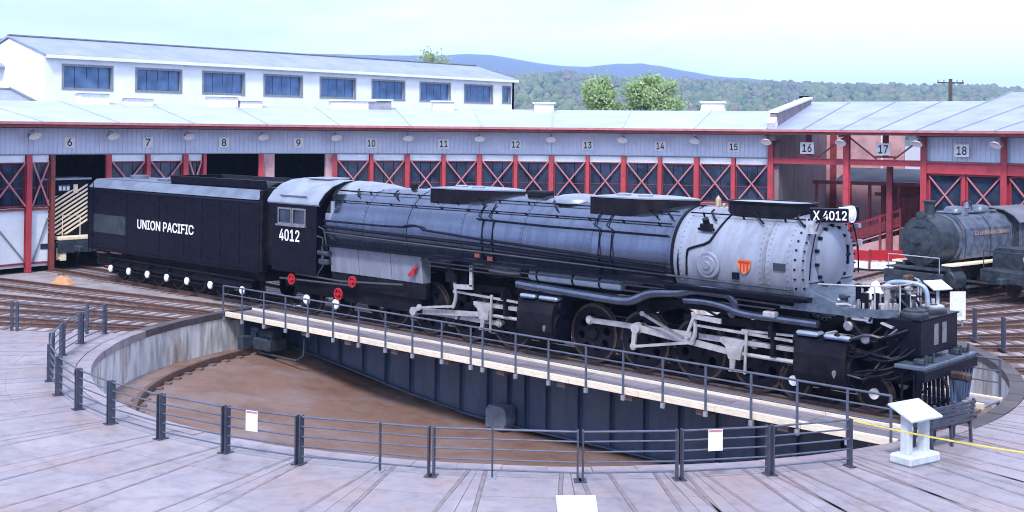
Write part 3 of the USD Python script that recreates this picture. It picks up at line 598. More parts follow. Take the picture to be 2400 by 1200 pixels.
# right engine house
r2 = thing('engine_house', 'engine house with blue grey roof, red beams and dark braced doorways behind the small locomotive', 'roundhouse', pol(31, 82))
for k in (12, 13, 14, 15):
    b = Bay(k); roof_bay(r2, b, 'roofblue', rr=44.0, zr=ZE + (44.0 - RE) * .1636, seams=2); fascia(r2, b)
    part(r2, 'column', b.put(MB().box((-b.h, -.22, 3.4), (.32, .04, 7.0)).box((-b.h, .06, 3.4), (.32, .04, 7.0)).box((-b.h, -.08, 3.4), (.06, .24, 7.0))), M['redsteel'])
    part(r2, 'door_beam', b.put(MB().box((0, -.08, 5.13), (2 * b.h - .30, .20, .56)).box((0, -.20, 5.39), (2 * b.h - .30, .12, .04)).box((0, -.20, 4.87), (2 * b.h - .30, .12, .04))), M['redsteel'])
    part(r2, 'door_post', b.put(MB().box((0, -.06, 2.4), (.16, .14, 4.9))), M['redsteel'])
    for x0, x1 in ((-b.h + .20, -.10), (.10, b.h - .20)):
        f = part(r2, 'door_frame', b.put(MB().box(((x0 + x1) / 2, 0, 4.80), (x1 - x0, .1, .10)).box((x0 + .04, 0, 2.4), (.07, .1, 4.7)).box((x1 - .04, 0, 2.4), (.07, .1, 4.7))), M['redsteel'])
        part(f, 'pane', b.put(MB().box(((x0 + x1) / 2, .05, 3.75), (x1 - x0 - .1, .02, 1.9))), M['glass'])
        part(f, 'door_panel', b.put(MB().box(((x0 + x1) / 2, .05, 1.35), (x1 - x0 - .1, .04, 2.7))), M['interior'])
        xbrace(r2, b, x0 + .06, x1 - .06, 2.85, 4.72, w=-.06)
A2 = np.linspace(aK(15) - STEP / 2, aK(12) + STEP / 2, 9)
mb = MB()
for a in (A2[0], A2[-1]): mb.beam(pol(30.9, a, 3.3), pol(43.9, a, 3.3), .2, 6.7)
part(r2, 'side_wall', mb, M['pinkbrick'])
part(r2, 'gable', MB().add([pol(30.2, A2[-1] + .02, 6.95), pol(43.9, A2[-1] + .02, 9.2), pol(43.9, A2[-1] + .02, 6.6), pol(30.2, A2[-1] + .02, 6.6)], [(0, 1, 2, 3)]), M['roofblue'])
part(r2, 'rear_wall', MB().add([pol(44, a, z) for z in (-.1, 9.2) for a in A2], [(j, j + 1, 9 + j + 1, 9 + j) for j in range(8)]), M['pinkbrick'])

# stall numbers and lamps
def stall_sign(k, s_, label, big=False):
    b = Bay(k); w = .62 if big else .54; z0 = 6.02
    t = thing('stall_sign', label, 'sign', b.c + b.n * -.12 + np.array([0, 0, z0 - w / 2]), group='stall number signs')
    y = -.36 if big else -.055
    part(t, 'sign_plate', b.put(MB().box((0, y, z0), (w + (.12 if len(s_) > 1 else 0), .03, w), bev=.006)), M['white'])
    tw = (.44 if len(s_) > 1 else .25) * (w / .54)
    part(t, 'digits', b.put(text(s_, tw, (.38 * w / .54), .006).move((-tw / 2, y - .016, z0 - .19 * w / .54))), M['sign_dark'])
nums = [6, 7, 8, 9, 10, 11, 12, 13, 14, 15, 16, 17, 18]
for k, nn in enumerate(nums):
    where = ['on the fascia above the striped locomotive', 'on the fascia above the tender', 'on the fascia above the first dark doorway', 'on the fascia above the doorway beside the cab', 'on the fascia above the rear boiler', 'on the fascia left of the long white vent', 'on the fascia above the front sand box', 'on the fascia behind the rear trees', 'on the fascia second left of the fire wall', 'on the fascia left of the fire wall', 'hanging in the open bay right of the fire wall', 'hanging in the second open bay', 'on the fascia above the small locomotive'][k]
    stall_sign(k, str(nn), f'white square stall sign reading {nn} {where}', big=k >= 10)
def lamp(k, label, grp, dy=0.0):
    b = Bay(k); x = -b.h; o = b.c + b.t * x + b.n * (-.2) + np.array([0, 0, 6.2])
    t = thing('wall_lamp', label, 'lamp', o, group=grp)
    part(t, 'arm', b.put(MB().tube([(x, -.02 + dy, 6.36), (x, -.30 + dy, 6.58), (x, -.52 + dy, 6.58), (x, -.60 + dy, 6.46)], .022, smooth=2)), M['galv'])
    part(t, 'lamp_shade', b.put(MB().lathe((x, -.62 + dy, 6.46), (0, -.55, -.83), [(0, .04), (.04, .10), (.10, .21), (.18, .29), (.19, .285), (.13, .14), (.12, .01)], n=18)), M['white'], smooth=40)
    part(t, 'wall_plate', b.put(MB().box((x, -.03 + dy, 6.34), (.14, .03, .2))), M['galv'])
for k in range(0, 10):
    lamp(k, ['white gooseneck lamp above the leftmost full red column', 'white gooseneck lamp between the signs for stalls six and seven', 'white gooseneck lamp between the signs for stalls seven and eight', 'white gooseneck lamp between the signs for stalls eight and nine', 'white gooseneck lamp between the signs for stalls nine and ten', 'white gooseneck lamp between the signs for stalls ten and eleven', 'white gooseneck lamp between the signs for stalls eleven and twelve', 'white gooseneck lamp between the signs for stalls twelve and thirteen', 'white gooseneck lamp between the signs for stalls thirteen and fourteen', 'white gooseneck lamp between the signs for stalls fourteen and fifteen'][k], 'gooseneck lamps along the fascia')
for k in (10, 11, 12, 13): lamp(k, ['white lamp on the red column beside the fire wall', 'white lamp on the middle red column of the open bays', 'white lamp on the red column left of the sign reading 18', 'white lamp on the red column right of the sign reading 18'][k - 10], 'lamps on the red columns', dy=-.28)

# ================================================================ LARGE LOCOMOTIVE (runs along x, front towards +x)
en = thing('steam_locomotive', 'huge black articulated steam locomotive numbered 4012 standing on the turntable bridge', 'locomotive')
def ring(x, r, zc, n=48, top=None): 
    t = np.arange(n) * 2 * PI / n; return np.stack([np.full(n, x), r * np.sin(t), zc + r * np.cos(t)], 1)
# boiler jacket in courses (each its own sheet), then smokebox
courses = [(-9.35, 1.42, 3.32, -7.2, 1.42, 3.32), (-7.2, 1.42, 3.32, -5.0, 1.42, 3.33), (-5.0, 1.41, 3.33, -2.4, 1.41, 3.34), (-2.4, 1.41, 3.34, 0.2, 1.40, 3.35), (0.2, 1.40, 3.35, 2.9, 1.39, 3.36), (2.9, 1.39, 3.36, 5.72, 1.36, 3.37)]
for i, (x0, r0, z0, x1, r1, z1) in enumerate(courses):
    part(en, 'boiler_sheet', MB().rings([ring(x0 + .004, r0 - .012, z0), ring(x0 + .012, r0, z0), ring(x1 - .012, r1, z1), ring(x1 - .004, r1 - .012, z1)]), M['black_gloss'], smooth=40)
    part(en, 'boiler_band', MB().rings([ring(x1 - .05, r1 + .010, z1), ring(x1 + .03, r1 + .010, z1)]), M['black_gloss'], smooth=40)
for x_, r_, zc_, m_ in [(-7.25, 1.43, 3.32, 'black_gloss'), (-5.05, 1.42, 3.33, 'black_gloss'), (-2.45, 1.42, 3.34, 'black_gloss'), (.15, 1.41, 3.35, 'black_gloss'), (2.85, 1.40, 3.36, 'black_gloss'), (6.02, 1.352, 3.36, 'graphite'), (8.5, 1.345, 3.35, 'graphite'), (8.74, 1.345, 3.35, 'graphite'), (9.3, 1.342, 3.35, 'graphite')]:
    mb = MB()
    for i in range(56):
        a = i * 2 * PI / 56; d_ = np.array([0, math.sin(a), math.cos(a)]); mb.cyl(np.array([x_, 0, zc_]) + d_ * (r_ - .01), np.array([x_, 0, zc_]) + d_ * (r_ + .014), .020, n=5)
    part(en, 'rivet_row', mb, M[m_], kind='stuff')
sb = part(en, 'smokebox', MB().rings([ring(5.74, 1.345, 3.36), ring(6.4, 1.345, 3.36), ring(9.62, 1.335, 3.35), ring(9.70, 1.32, 3.35)]), M['graphite'], smooth=40)
part(sb, 'black_hoop', MB().rings([ring(5.72, 1.385, 3.36), ring(5.80, 1.385, 3.36)]), M['black'], smooth=40)
part(sb, 'seam_band', MB().rings([ring(8.58, 1.352, 3.35), ring(8.66, 1.352, 3.35)]), M['steel'], smooth=40)
part(sb, 'front_flange', MB().rings([ring(9.46, 1.30, 3.35), ring(9.46, 1.40, 3.35), ring(9.72, 1.40, 3.35), ring(9.74, 1.36, 3.35), ring(9.74, 1.0, 3.35)]), M['graphite'], smooth=30)
mb = MB()
for i in range(36):
    a = i * 2 * PI / 36; mb.cyl((9.72, 1.355 * math.sin(a), 3.35 + 1.355 * math.cos(a)), (9.775, 1.355 * math.sin(a), 3.35 + 1.355 * math.cos(a)), .026, n=6)
    mb.cyl((9.55, 1.395 * math.sin(a), 3.35 + 1.395 * math.cos(a)), (9.55, 1.43 * math.sin(a), 3.35 + 1.43 * math.cos(a)), .03, n=6)
part(sb, 'flange_bolts', mb, M['black'], kind='stuff')
fr = part(en, 'smokebox_front', MB().lathe((9.70, 0, 3.35), (1, 0, 0), [(0, 1.30), (.05, 1.30), (.07, 1.27), (.085, .9), (.09, .01)], n=48), M['graphite'], smooth=30)
part(fr, 'door', MB().lathe((9.78, 0, 3.62), (1, 0, 0), [(0, .78), (.03, .78), (.07, .74), (.13, .55), (.17, .3), (.18, .01)], n=40), M['graphite'], smooth=40)
part(fr, 'door_hinge', MB().box((9.86, .62, 3.62), (.06, .5, .07)).box((9.84, .78, 3.62), (.10, .06, .5)), M['black'])
mb = MB()
for i in range(14):
    a = i * 2 * PI / 14; mb.box((9.83, .79 * math.sin(a), 3.62 + .79 * math.cos(a)), (.09, .08, .08))
part(fr, 'door_clamps', mb, M['black'])
part(fr, 'lower_plate', MB().box((9.82, -.45, 2.72), (.03, .02, .62)).box((9.81, 0, 3.0), (.03, 2.2, .02)), M['black'])
part(fr, 'hand_rail', MB().tube([(9.9, -1.28, 3.1), (9.92, -1.25, 3.7), (9.92, -.95, 4.45), (9.92, -.5, 4.75), (9.92, .5, 4.75), (9.92, .95, 4.45), (9.92, 1.25, 3.7), (9.9, 1.28, 3.1)], .018, smooth=2), M['black'])
part(fr, 'step', MB().box((9.9, 1.2, 4.35), (.16, .14, .10)).box((9.9, 1.32, 3.9), (.14, .10, .16)).box((9.88, -1.1, 4.28), (.20, .20, .05)).cyl((9.85, -1.12, 4.30), (9.85, -1.12, 4.5), .07, n=10), M['silver'])
hl = part(en, 'headlight', MB().lathe((10.06, .34, 4.70), (1, 0, 0), [(-.22, .10), (-.2, .17), (.05, .20), (.10, .22), (.15, .22), (.15, .17), (.12, .165), (.08, .01)], n=22), M['white'], smooth=40)
part(hl, 'lens', MB().lathe((10.18, .34, 4.70), (1, 0, 0), [(0, .16), (.04, .15), (.06, .05), (.062, .01)], n=20), M['white'], smooth=40)
part(hl, 'lamp_bracket', MB().box((9.90, .30, 4.52), (.5, .5, .06)), M['white'])
nb = part(en, 'number_board', MB().box((9.93, -.36, 4.69), (.95, .20, .36), rz=math.radians(38), bev=.02), M['black'])
bt = text('X 4012', .84, .24, .006); bt.move((-.42, 0, -.12)); bt.xf(rotz(math.radians(38)), np.array([9.93, -.36, 4.69]) + rotz(math.radians(38)) @ np.array([0, -.102, 0])); part(nb, 'number', bt, M['white'])
part(en, 'number_board', MB().box((9.80, 1.02, 4.69), (.7, .2, .36), rz=math.radians(-38), bev=.02), M['black'])
# stack cowl, sand boxes, domes
def stadium(cx, L, w, n=10):
    r = w / 2; P = []
    for i in range(n + 1): a = -PI / 2 + PI * i / n; P.append((cx + L / 2 - r + r * math.cos(a), r * math.sin(a)))
    for i in range(n + 1): a = PI / 2 + PI * i / n; P.append((cx - L / 2 + r + r * math.cos(a), r * math.sin(a)))
    return P
st = part(en, 'stack_cowl', MB().prism(Polygon(stadium(8.05, 2.5, 1.30)).difference(Polygon(stadium(8.05, 2.38, 1.18))), 'xy', 4.30, 4.92), M['black_matt'])
part(st, 'stack_rim', MB().prism(Polygon(stadium(8.05, 2.58, 1.38)).difference(Polygon(stadium(8.05, 2.36, 1.16))), 'xy', 4.915, 4.95), M['black_matt'])
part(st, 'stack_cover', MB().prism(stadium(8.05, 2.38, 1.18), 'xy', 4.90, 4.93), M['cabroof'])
part(st, 'stack_saddle', MB().prism(stadium(8.05, 2.6, 1.36), 'xy', 4.25, 4.44), M['graphite'])
def teardrop(x0, x1, w):
    P = [(x0, -w / 2), (x0, w / 2)]; up = []
    for t in np.linspace(0.0, 1, 16): x = x0 + (x1 - x0) * t; up.append((x, w / 2 * (1 - max(0, (t - .42) / .58) ** 1.7)))
    return [(x0, -w / 2)] + [(x, -y) for x, y in up[1:]] + [(x, y) for x, y in up[::-1]]
for x0, x1, zt in ((2.55, 5.75, 4.90), (-4.3, -.9, 4.88)):
    s_ = part(en, 'sand_box', MB().prism(teardrop(x0, x1, 1.92), 'xy', 4.05, zt - .035), M['black_matt'])
    part(s_, 'sand_box_top', MB().prism(Polygon(teardrop(x0, x1, 1.92)).buffer(.012), 'xy', zt - .038, zt), M['cabroof'])  # top paler than the box, sky brightness held in the colour
    for xx in (x0 + .5, x0 + 1.3): part(s_, 'filler_lid', MB().lathe((xx, 0, zt), (0, 0, 1), [(0, .22), (.04, .22), (.06, .18), (.065, .01)], n=18), M['cabroof'], smooth=30)
    # fairing sheet in front of the box
    part(s_, 'fairing', MB().rings([np.stack([np.full(20, xx), w * np.cos(np.linspace(0, PI * 2, 20, endpoint=False)), 4.30 + h * np.sin(np.linspace(0, PI * 2, 20, endpoint=False))], 1) for xx, w, h in ((x0 - 1.5, .05, .38), (x0 - 1.1, .45, .47), (x0 - .5, .70, .50), (x0, .76, .52))]), M['cabroof'], smooth=50)
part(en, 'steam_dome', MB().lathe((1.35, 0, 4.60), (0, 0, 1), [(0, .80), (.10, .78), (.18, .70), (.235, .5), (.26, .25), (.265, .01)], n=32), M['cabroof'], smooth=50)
part(en, 'turret', MB().box((-.15, -.12, 4.80), (.75, .50, .20), bev=.04), M['black_matt'])
part(en, 'relief_valve', MB().cyl((-5.9, -.25, 4.7), (-5.9, -.25, 4.9), .09).cyl((-6.2, .1, 4.7), (-6.2, .1, 4.9), .09), M['black_matt'])
w_ = part(en, 'whistle', MB().lathe((6.25, .15, 4.62), (0, 0, 1), [(0, .03), (.08, .03), (.09, .08), (.30, .08), (.34, .05), (.40, .01)], n=12), M['brass'], smooth=40)
part(w_, 'whistle_pipe', MB().lathe((6.5, .05, 4.62), (0, 0, 1), [(0, .04), (.16, .04), (.2, .01)], n=10), M['brass'])
part(en, 'fairing_rear', MB().rings([np.stack([np.full(24, xx), w * np.cos(np.linspace(0, 2 * PI, 24, endpoint=False)), 4.20 + h * np.sin(np.linspace(0, 2 * PI, 24, endpoint=False))], 1) for xx, w, h in ((-9.5, .95, .70), (-8.4, .92, .70), (-7.4, .80, .64), (-6.5, .5, .52), (-5.9, .1, .42))]), M['cabroof'], smooth=50)
# dark curved pipes on the smokebox, following the barrel
def on_barrel(x, deg, r=1.36, zc=3.355): a = math.radians(deg); return (x, -r * math.sin(a), zc + r * math.cos(a))
part(sb, 'side_pipe', MB().tube([on_barrel(7.2, 12, 1.38), on_barrel(7.15, 40, 1.38), on_barrel(7.0, 62, 1.38), on_barrel(6.9, 70, 1.38), on_barrel(6.35, 77, 1.38), on_barrel(6.25, 80, 1.38), on_barrel(6.22, 108, 1.38)], .032, smooth=1), M['black'])
part(sb, 'side_pipe', MB().tube([on_barrel(5.98, 8, 1.38), on_barrel(5.97, 50, 1.38), on_barrel(5.95, 90, 1.38), on_barrel(5.95, 112, 1.38)], .030, smooth=1), M['black'])
part(sb, 'check_valve', MB().box(on_barrel(6.72, 52, 1.42), (.34, .20, .2), bev=.03).cyl(on_barrel(6.72, 50, 1.40), on_barrel(6.72, 47, 1.62), .09).cyl(on_barrel(6.5, 55, 1.44), on_barrel(7.0, 55, 1.44), .04), M['black'])
fl = part(sb, 'round_flange', MB().lathe(on_barrel(6.95, 94, 1.30), (0, -1, -.08), [(0, .36), (.10, .36), (.12, .33), (.12, .25), (.16, .23), (.17, .12), (.2, .1), (.2, .01)], n=28), M['graphite'], smooth=30)
pl = part(sb, 'access_plate', MB().add(*MB().box((0, 0, 0), (.34, .05, .19)).xf(rotx(0), (9.08, -1.345, 3.35 + .02)).out()), M['sign_dark'])
part(sb, 'lubricator', MB().box((7.8, -1.36, 3.04), (.16, .12, .18)), M['black'])
# shield emblem
sh = [(-.2, .16), (-.1, .19), (0, .165), (.1, .19), (.2, .16), (.185, -.02), (.12, -.13), (0, -.2), (-.12, -.13), (-.185, -.02)]
t_ = MB().prism(sh, 'xz', -.010, .010); t_.xf(rotx(0), (8.05, -1.355, 3.30)); es = part(sb, 'shield_emblem', t_, M['orange'])
part(es, 'shield_stripe', MB().box((8.05, -1.368, 3.41), (.33, .008, .06)), M['redpaint'])
for i in range(3): part(es, 'shield_stripe', MB().box((8.05 - .1 + i * .1, -1.368, 3.27), (.035, .008, .20)), M['redpaint'])
# handrails, sand pipes and clips along the barrel
for deg, x0, x1 in ((33, -9.2, 5.6), (33, 6.0, 9.5), (52, -9.0, 5.6)):
    zc0, r0 = 3.34, 1.50
    part(en, 'hand_rail', MB().tube([on_barrel(x0, deg, 1.485, 3.33), on_barrel((x0 + x1) / 2, deg, 1.47, 3.345), on_barrel(x1, deg, 1.44, 3.36)], .02), M['black'])
    mb = MB()
    for x in np.arange(x0 + .4, x1, 1.25): mb.cyl(on_barrel(x, deg, 1.30), on_barrel(x, deg, 1.475), .03, n=6)
    part(en, 'hand_rail_brackets', mb, M['black'])
for x, dx in ((-8.3, .25), (-6.3, .3), (-4.4, .35), (-2.2, .3), (-3.3, .2), (.9, .3), (3.0, .28), (4.6, .3), (5.1, .3), (6.6, .25), (8.0, .3), (9.2, .3)):
    part(en, 'sand_pipe', MB().tube([on_barrel(x, 24, 1.44), on_barrel(x + .03, 30, 1.46), on_barrel(x + dx, 40, 1.46), on_barrel(x + dx + .1, 43, 1.45)], .03), M['black'])
for x in (-1.75, 2.95):
    for xx in (0, .45): part(en, 'sand_pipe', MB().tube([on_barrel(x + xx, 40, 1.44), on_barrel(x + xx, 60, 1.45), on_barrel(x + xx + .25, 64, 1.45), on_barrel(x + xx + .3, 92, 1.45), on_barrel(x + xx + .3, 118, 1.45)], .022), M['black'])
part(en, 'barrel_pipe', MB().tube([on_barrel(-1.8, 64, 1.45), on_barrel(1.2, 66, 1.45), on_barrel(5.6, 66, 1.42)], .022), M['black'])
# casing hump and pipes on the firebox side
part(en, 'steam_pipe', MB().tube([on_barrel(-9.3, 84, 1.5), on_barrel(-5.2, 84, 1.5), on_barrel(-4.8, 80, 1.5), on_barrel(-4.3, 80, 1.5), on_barrel(-4.0, 86, 1.5), on_barrel(5.6, 100, 1.47)], .035, smooth=1), M['black'])
part(en, 'steam_pipe', MB().tube([on_barrel(-9.3, 92, 1.5), on_barrel(-2.0, 96, 1.5), on_barrel(5.6, 106, 1.47)], .045), M['black'])
part(en, 'steam_pipe', MB().tube([on_barrel(-9.3, 100, 1.5), on_barrel(-3.0, 104, 1.5), on_barrel(9.4, 112, 1.44)], .03), M['darkpipe'])
# running board
part(en, 'running_board', MB().box((.4, -1.48, 2.66), (19.2, .36, .05)).box((.4, 1.48, 2.66), (19.2, .36, .05)), M['black'])
part(en, 'running_board_edge', MB().box((7.75, -1.36, 2.60), (4.1, .50, .10)).box((7.75, -1.05, 2.28), (4.0, .06, .6)), M['black'])
# firebox sides
for s in (-1, 1):
    for x0, x1 in ((-9.0, -7.45), (-7.42, -5.75), (-5.72, -4.2)):
        V = [(x, s * y, z) for x in (x0, x1) for y, z in ((1.44, 2.62), (1.34, 1.72), (1.0, 1.72), (1.0, 2.62))]
        part(en, 'firebox_sheet', MB().rings([V[:4], V[4:]]), M['graphite'])
    part(en, 'ash_pan', MB().box((-6.5, s * 1.25, 1.45), (4.9, .2, .5)).box((-6.4, s * 1.0, 1.0), (4.0, .4, .6)), M['black_matt'])
part(en, 'red_lever', MB().beam((-4.75, -1.48, 1.95), (-4.35, -1.48, 2.3), .05, .10).box((-4.55, -1.48, 2.05), (.16, .04, .16)), M['redpaint'])
part(en, 'valve_wheel', MB().box((-1.55, -1.5, 2.86), (.2, .05, .12)).box((-1.0, -1.5, 2.80), (.2, .05, .12)), M['redrust'])
# cab
cs = part(en, 'cab_side', MB().prism(Polygon([(-12.15, 1.55), (-9.5, 1.55), (-9.5, 4.10), (-12.15, 4.10)], [[(-11.75, 3.30), (-10.98, 3.30), (-10.98, 3.85), (-11.75, 3.85)], [(-10.88, 3.30), (-10.15, 3.30), (-10.15, 3.85), (-10.88, 3.85)]]), 'xz', -1.64, -1.60), M['black'])
for xc, w in ((-11.365, .77), (-10.515, .73)):
    part(cs, 'window_frame', MB().prism(Polygon([(xc - w / 2, 3.30), (xc + w / 2, 3.30), (xc + w / 2, 3.85), (xc - w / 2, 3.85)]).buffer(.035, join_style=2).difference(Polygon([(xc - w / 2 + .03, 3.33), (xc + w / 2 - .03, 3.33), (xc + w / 2 - .03, 3.82), (xc - w / 2 + .03, 3.82)])), 'xz', -1.66, -1.645), M['steel'])
    part(cs, 'window_pane', MB().box((xc, -1.61, 3.575), (w - .04, .012, .53)), M['glass'])
part(cs, 'number', text('4012', 1.22, .44, .008).move((-11.70, -1.642, 2.66)), M['white'])
part(cs, 'arm_rest', MB().box((-10.95, -1.69, 3.24), (1.75, .10, .06)), M['steel'])
part(en, 'cab_side', MB().box((-10.82, 1.62, 2.83), (2.65, .04, 2.55)), M['black'])
part(en, 'cab_front', MB().prism(Polygon([(-1.58, 1.6), (1.58, 1.6), (1.58, 4.15), (.9, 4.72), (-.9, 4.72), (-1.58, 4.15)]), 'yz', -9.62, -9.56), M['black'])
part(en, 'cab_floor', MB().box((-10.8, 0, 1.55), (2.7, 3.1, .08)).box((-12.1, 0, 3.0), (.05, 3.0, 2.8)), M['black_matt'])
arc = [(-1.72, 4.06), (-1.70, 4.16), (-1.45, 4.46), (-1.1, 4.70), (-.6, 4.86), (0, 4.91), (.6, 4.86), (1.1, 4.70), (1.45, 4.46), (1.70, 4.16), (1.72, 4.06)]
arcin = [(y * .97, z - .05) for y, z in arc]
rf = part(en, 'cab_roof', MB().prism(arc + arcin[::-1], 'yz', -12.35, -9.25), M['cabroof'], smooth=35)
part(rf, 'roof_hatch', MB().add(*MB().box((0, 0, 0), (1.6, .02, .16)).xf(rotx(math.radians(50)), (-10.9, -1.60, 4.31)).out()), M['paleblue'])
part(rf, 'roof_vent', MB().box((-10.9, 0, 4.93), (1.3, 1.0, .06), bev=.02), M['cabroof'])
part(rf, 'roof_lip', MB().prism([(y * 1.012, z + .012) for y, z in arc] + arcin[::-1], 'yz', -9.25, -9.20), M['black'])
part(en, 'cab_interior', MB().box((-9.9, -.2, 2.7), (.5, 2.6, 2.0)).cyl((-10.2, -.6, 2.9), (-10.2, -.6, 3.4), .06), M['black_matt'])
# equipment below the cab and firebox front
part(en, 'injector', MB().cyl((-9.6, -1.5, 2.35), (-8.9, -1.5, 2.35), .10).cyl((-9.3, -1.5, 2.1), (-9.3, -1.5, 2.6), .06).box((-9.2, -1.45, 2.05), (.5, .3, .2), bev=.04), M['blob'])
part(en, 'cab_pipes', MB().tube([(-9.5, -1.6, 2.95), (-9.2, -1.58, 2.9), (-9.2, -1.55, 1.9), (-9.6, -1.55, 1.5)], .03).tube([(-9.4, -1.62, 3.3), (-9.1, -1.6, 3.2), (-9.0, -1.55, 2.5)], .025).tube([(-10.8, -1.55, 1.5), (-8.2, -1.55, 1.45), (-5, -1.5, 1.62)], .035).tube([(-11.8, -1.5, 1.25), (-7.6, -1.5, 1.35)], .04), M['darkpipe'])
part(en, 'gauge_box', MB().box((-9.15, -1.25, 3.55), (.35, .3, .45), bev=.03).cyl((-9.0, -1.3, 3.75), (-9.0, -1.3, 4.2), .08), M['graphite'])
for (x, z, r) in ((-11.0, 1.28, .20), (-7.53, 1.50, .20), (-8.29, 1.0, .22)):
    w_ = part(en, 'hand_wheel', MB().lathe((x, -1.56, z), (0, -1, 0), [(0, r - .06), (0, r), (.05, r), (.05, r - .06), (0, r - .06)], n=20).box((x, -1.585, z), (.05, .04, 2 * r - .06)).box((x, -1.585, z), (2 * r - .06, .04, .05)).cyl((x, -1.53, z), (x, -1.63, z), .07, n=10), M['redpaint'])
    part(w_, 'stem', MB().cyl((x, -1.2, z), (x, -1.56, z), .03, n=6), M['black_matt'])
# frames and tanks
part(en, 'engine_frame', MB().box((-3.2, -.55, 1.15), (7.6, .15, .5)).box((-3.2, .55, 1.15), (7.6, .15, .5)).box((5.3, -.55, 1.15), (8.5, .15, .5)).box((5.3, .55, 1.15), (8.5, .15, .5)).box((-10.2, 0, 1.1), (3.6, 2.2, .35)).box((10.6, 0, 1.0), (3.0, 1.4, .4)), M['black_matt'])
part(en, 'boiler_cradle', MB().box((1.0, 0, 2.0), (1.6, 2.4, .7), bev=.1).box((8.9, 0, 1.95), (1.5, 2.2, .7), bev=.1).box((-2.6, 0, 2.0), (.4, 2.2, .6)).box((4.6, 0, 2.0), (.4, 2.2, .6)), M['black_matt'])
ar = part(en, 'air_reservoir', MB().lathe((.55, -1.32, 2.44), (1, 0, 0), [(0, .01), (.03, .14), (.08, .17), (3.48, .17), (3.53, .14), (3.56, .01)], n=22), M['paleblue'], smooth=40)
for x in (.9, 2.3, 3.3): part(ar, 'tank_strap', MB().lathe((x, -1.32, 2.44), (1, 0, 0), [(0, .165), (0, .185), (.06, .185), (.06, .165)], n=22), M['black'])
part(en, 'steam_delivery_pipe', MB().tube([(0.1, -1.40, 2.12), (3.5, -1.40, 2.02), (4.35, -1.42, 2.02), (4.7, -1.42, 2.16), (5.15, -1.44, 2.36), (6.1, -1.44, 2.44), (6.55, -1.44, 2.58), (7.4, -1.42, 2.60), (7.75, -1.38, 2.50), (7.8, -1.3, 2.2), (7.6, -1.2, 2.0)], .135, n=14, smooth=2), M['black_gloss'], smooth=50)
part(en, 'steam_delivery_pipe', MB().tube([(6.2, -1.36, 2.25), (6.9, -1.38, 2.28), (7.5, -1.38, 2.22), (7.95, -1.38, 2.08), (9.0, -1.38, 2.06), (10.2, -1.38, 2.06)], .10, n=12, smooth=2), M['black_gloss'], smooth=50)
part(en, 'small_pipe', MB().tube([(-1.0, -1.5, 2.45), (-.2, -1.5, 2.42), (0.3, -1.5, 2.45)], .06).tube([(-4.2, -1.45, 2.5), (-1.5, -1.5, 2.48), (5.6, -1.5, 2.50), (9.5, -1.42, 2.42)], .028).tube([(-4.1, -1.4, 2.35), (9, -1.4, 2.30)], .025), M['darkpipe'])
part(en, 'lubricator_box', MB().box((8.9, -1.45, 2.17), (.35, .25, .15), bev=.03), M['silver'])
part(en, 'air_pump', MB().lathe((-2.9, -1.25, 1.9), (0, 0, 1), [(0, .2), (.02, .23), (.3, .23), (.32, .16), (.4, .16), (.42, .22), (.6, .2), (.62, .01)], n=18), M['black_matt'], smooth=35)

# wheels
DRV = [8.2, 6.346, 4.492, 2.638, -.64, -2.494, -4.348, -6.2]
R_D = .864
def disc_wheel(th, x, y, r, s, name, spokes=8, crank=None, hubm='black_matt', tyre='tyre', hub=.17):
    """Wheel in the xz plane at y (s=-1 outside is -y)."""
    P = Point(0, 0).buffer(r - .075, 24)
    for i in range(spokes):
        a = 2 * PI * i / spokes + .2; P = P.difference(Polygon([((r * .50) * math.cos(a + da) * 1.0 if False else (r * .56 + rr * math.cos(q)) * math.cos(a) - rr * 1.0 * math.sin(q) * math.sin(a), (r * .56 + rr * math.cos(q)) * math.sin(a) + rr * math.sin(q) * math.cos(a)) for da, rr, q in [(0, r * .145, 2 * PI * j / 10) for j in range(10)]]))
    w = part(th, name, MB().prism(P, 'xz', -.05, .05).move((x, y, r)), M['black_matt'])
    part(w, 'tyre', MB().lathe((x, y - s * .065, r), (0, s, 0), [(0, r - .085), (0, r + .025), (.03, r + .02), (.035, r), (.125, r - .004), (.13, r - .02), (.13, r - .085), (0, r - .085)], n=40), M[tyre], smooth=30)
    part(w, 'hub', MB().cyl((x, y - s * .1, r), (x, y + s * .12, r), hub, n=18), M[hubm])
    return w
for i, x in enumerate(DRV):
    ang = math.radians(95) if i < 4 else math.radians(195)
    for s in (-1, 1):
        w = disc_wheel(en, x, s * .79, R_D, s, 'driving_wheel')
        # counterweight opposite the crank
        aa = np.linspace(ang + PI - .6, ang + PI + .6, 10)
        P = [(.78 * math.cos(a), .78 * math.sin(a)) for a in aa] + [(.52 * math.cos(a), .52 * math.sin(a)) for a in aa[::-1]]
        part(w, 'counterweight', MB().prism(P, 'xz', -.07, .07).move((x, s * .79, R_D)), M['black_matt'])
    if i in (0, 3, 4, 7) or True:
        part(en, 'axle', MB().cyl((x, -.74, R_D), (x, .74, R_D), .13, n=12), M['black_matt'])
for x, r, nm in ((11.45, .457, 'leading_wheel'), (9.25, .457, 'leading_wheel')):
    for s in (-1, 1): disc_wheel(en, x, s * .79, r, s, nm, spokes=0, hubm='white', hub=.13)
for x in (-8.95, -10.64):
    for s in (-1, 1):
        w = disc_wheel(en, x, s * .79, .533, s, 'trailing_wheel', spokes=0)
        part(w, 'bearing_cap', MB().lathe((x, s * 1.13, .533), (0, s, 0), [(0, .18), (.06, .18), (.09, .13), (.09, .01)], n=16), M['white'])
        part(w, 'axle_box', MB().box((x, s * 1.02, .57), (.42, .24, .46), bev=.03), M['black_matt'])
